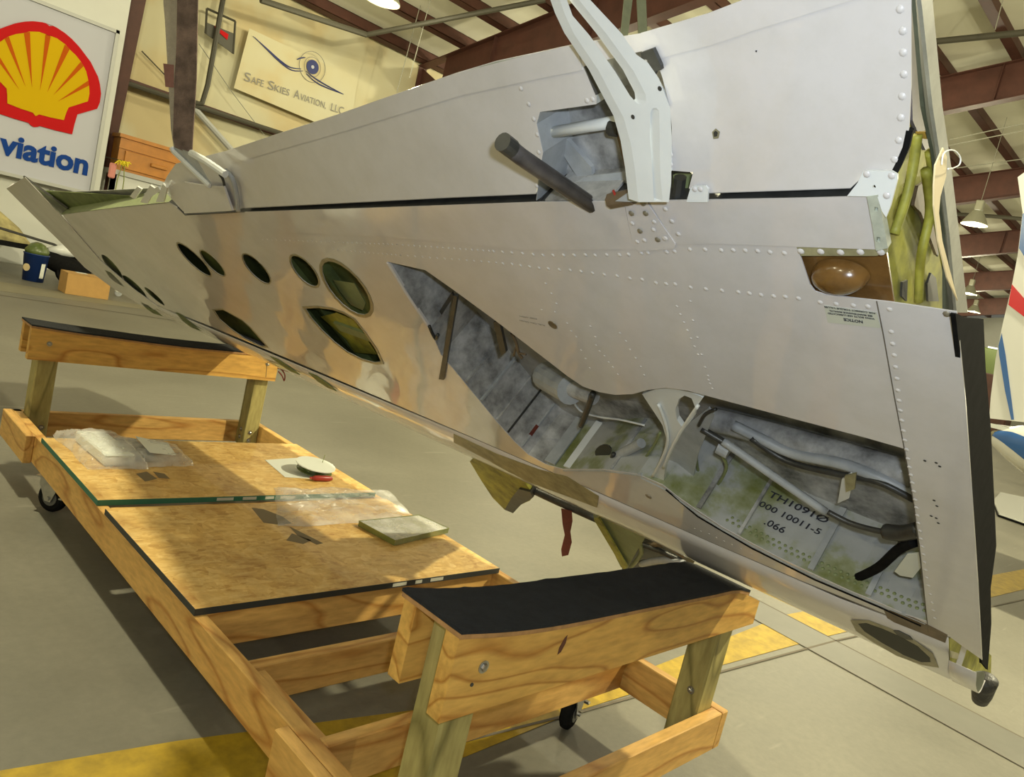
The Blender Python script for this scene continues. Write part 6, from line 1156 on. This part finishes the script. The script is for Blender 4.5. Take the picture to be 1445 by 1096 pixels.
# ================================================================ BACKGROUND, RIGHT: tail of a parked aircraft
FXP = 5.6
def fx_(l): return l
fin = [(5.6,0.7963,3.0597),(5.6,0.6939,2.8038),(5.6,0.6407,2.4923),(5.6,0.6172,2.2719),(5.6,0.6,2.0064),(5.6,0.574,1.7245),(5.6,0.5273,1.4355),(5.6,0.4938,1.2801),(5.6,0.171,1.3311),(5.6,-0.0285,1.3795),(5.6,0.1657,2.2535),(5.6,0.4831,3.4315)]
o = thing('parked_aircraft', (FXP, .55, 0), 'white aircraft tail with red and blue stripes at the right edge', 'aircraft')
AO = Vector((FXP, .55, 0))
obj('fin', plate([Vector(p)-AO for p in fin], (.05, 0, 0)), 'ac_white', o)
def strp(l, mat, nm_='stripe', dz=-.003): obj(nm_, plate([Vector(p)-AO for p in l], (dz, 0, 0)), mat, o)
strp([(5.598,0.6181,2.2768),(5.598,0.4986,2.1745),(5.598,0.0616,1.8677),(5.598,0.0229,1.7241),(5.598,0.4641,2.0484),(5.598,0.5995,2.1246)], 'ac_red')
strp([(5.598,0.5852,1.9118),(5.598,0.5189,1.764),(5.598,0.4009,1.4693),(5.598,0.3399,1.3136),(5.598,0.3568,1.3087),(5.598,0.4535,1.5094),(5.598,0.5584,1.7551),(5.598,0.5798,1.8154)], 'ac_blue')
strp([(5.598,0.6907,2.7931),(5.598,0.6322,2.8613),(5.598,0.3627,2.9855),(5.598,0.2439,2.5446),(5.598,0.5008,2.3797),(5.598,0.6454,2.5443)], 'ac_blue')
# tail cone: body of revolution running along -y out of the frame
a0 = Vector((5.65,0.4641,1.2027))-AO; a1 = Vector((5.65,0.0961,1.1063))-AO
dr = Vector((0, -1, -.03)).normalized(); qd = dr.to_track_quat('Z', 'Y')
nose_c = Vector((5.65,0.4556,1.172))-AO
prof = [(.02, 0), (.055, .02), (.08, .06), (.13, .14), (.185, .26), (.24, .45), (.30, .8), (.40, 1.6), (.5, 2.6)]
prof = [(a[0]+(b[0]-a[0])*k/6, a[1]+(b[1]-a[1])*k/6) for a, b in zip(prof, prof[1:]) for k in range(6)]+[prof[-1]]
fus = lathe(prof, 72, nose_c+Vector((0, 0, -.02)), qd)
obj('tail_cone', fus, 'ac_white', o, True)
obj('fairing_cap', lathe([(.034, -.01), (.034, .012), (.01, .012)], 16, nose_c+Vector((-.03, -.03, .0)), Vector((-1, .2, 0)).to_track_quat('Z', 'Y')), 'rim', o, True)
st = bmesh.new(); prev_ = None
e1, e2 = Vector((-1, 0, 0)), Vector((0, 0, 1))
for i_, (r_, z_) in enumerate(prof):
    k_ = min(1, z_/.75); ph0 = math.radians(70-95*k_**.6); ph1 = ph0-math.radians(52-20*k_)
    c_ = nose_c+Vector((0, 0, -.02))+dr*z_
    row = [st.verts.new(c_+(e1*math.cos(ph0+(ph1-ph0)*q_/8)+e2*math.sin(ph0+(ph1-ph0)*q_/8))*(r_+.003)) for q_ in range(9)]
    if prev_:
        for q_ in range(8): st.faces.new((prev_[q_], row[q_], row[q_+1], prev_[q_+1]))
    prev_ = row
obj('stripe', st, 'ac_blue', o, True)
for yy in (-1.4,):
    obj('landing_leg', tube([nose_c+Vector((.2, -1.6, -.2)), nose_c+Vector((.2, -1.6, .1-nose_c.z+.1))], .03, 8), 'steel', o)
    obj('wheel', lathe([(.09, -.05), (.17, -.04), (.17, .04), (.09, .05)], 20, (nose_c.x+.2, nose_c.y-1.6, .172), Vector((1, 0, 0)).to_track_quat('Z', 'Y')), 'black', o)
obj('elevator', plate([nose_c+Vector((-.05, .02, .045)), nose_c+Vector((-.05, -1.0, .05)), nose_c+Vector((1.6, -1.0, .08)), nose_c+Vector((1.6, -.2, .08))], (0, 0, .03)), 'ac_white', o)
wpn = [(12.2031,1.5151,0.05),(13.7942,1.7451,0.05),(14.1191,1.5177,0.05),(14.9481,1.0379,0.05),(10.698,0.2799,0.05),(10.6794,0.8464,0.05),(10.7332,1.1395,0.05)]
o = thing('white_board', (*wpn[0][:2], 0), 'white panel lying on the floor under the parked aircraft tail', 'panel')
wp0 = Vector((*wpn[0][:2], 0))
obj('sheet', plate([Vector((*p[:2], .02))-wp0 for p in wpn], (0, 0, .03)), 'ac_white', o)
obj('dark_edge', tube([Vector((*p[:2], .02))-wp0 for p in (wpn[0], wpn[6], wpn[5], wpn[4])], .012, 6), 'black', o)
# clutter by the far wall seen between wing and fin
for i, (u, mat_, lab_, cat_) in enumerate((((40.0,7.9824,2.5075), 'beam', 'small red brown crate far away beside the fin', 'crate'), ((44.0,9.268,3.9027), 'green_panel', 'dark green heap far away above the bright opening', 'heap'))):
    b_ = Vector(u)
    cr = box((-.6, -1.0, -b_.z+.001), (.6, 1.0, .35), .05)
    o = obj(('crate', 'storage_rack')[i], cr, ('beam', 'dark_green')[i]); o.location = b_; tag(o, lab_, cat_)
#P4END
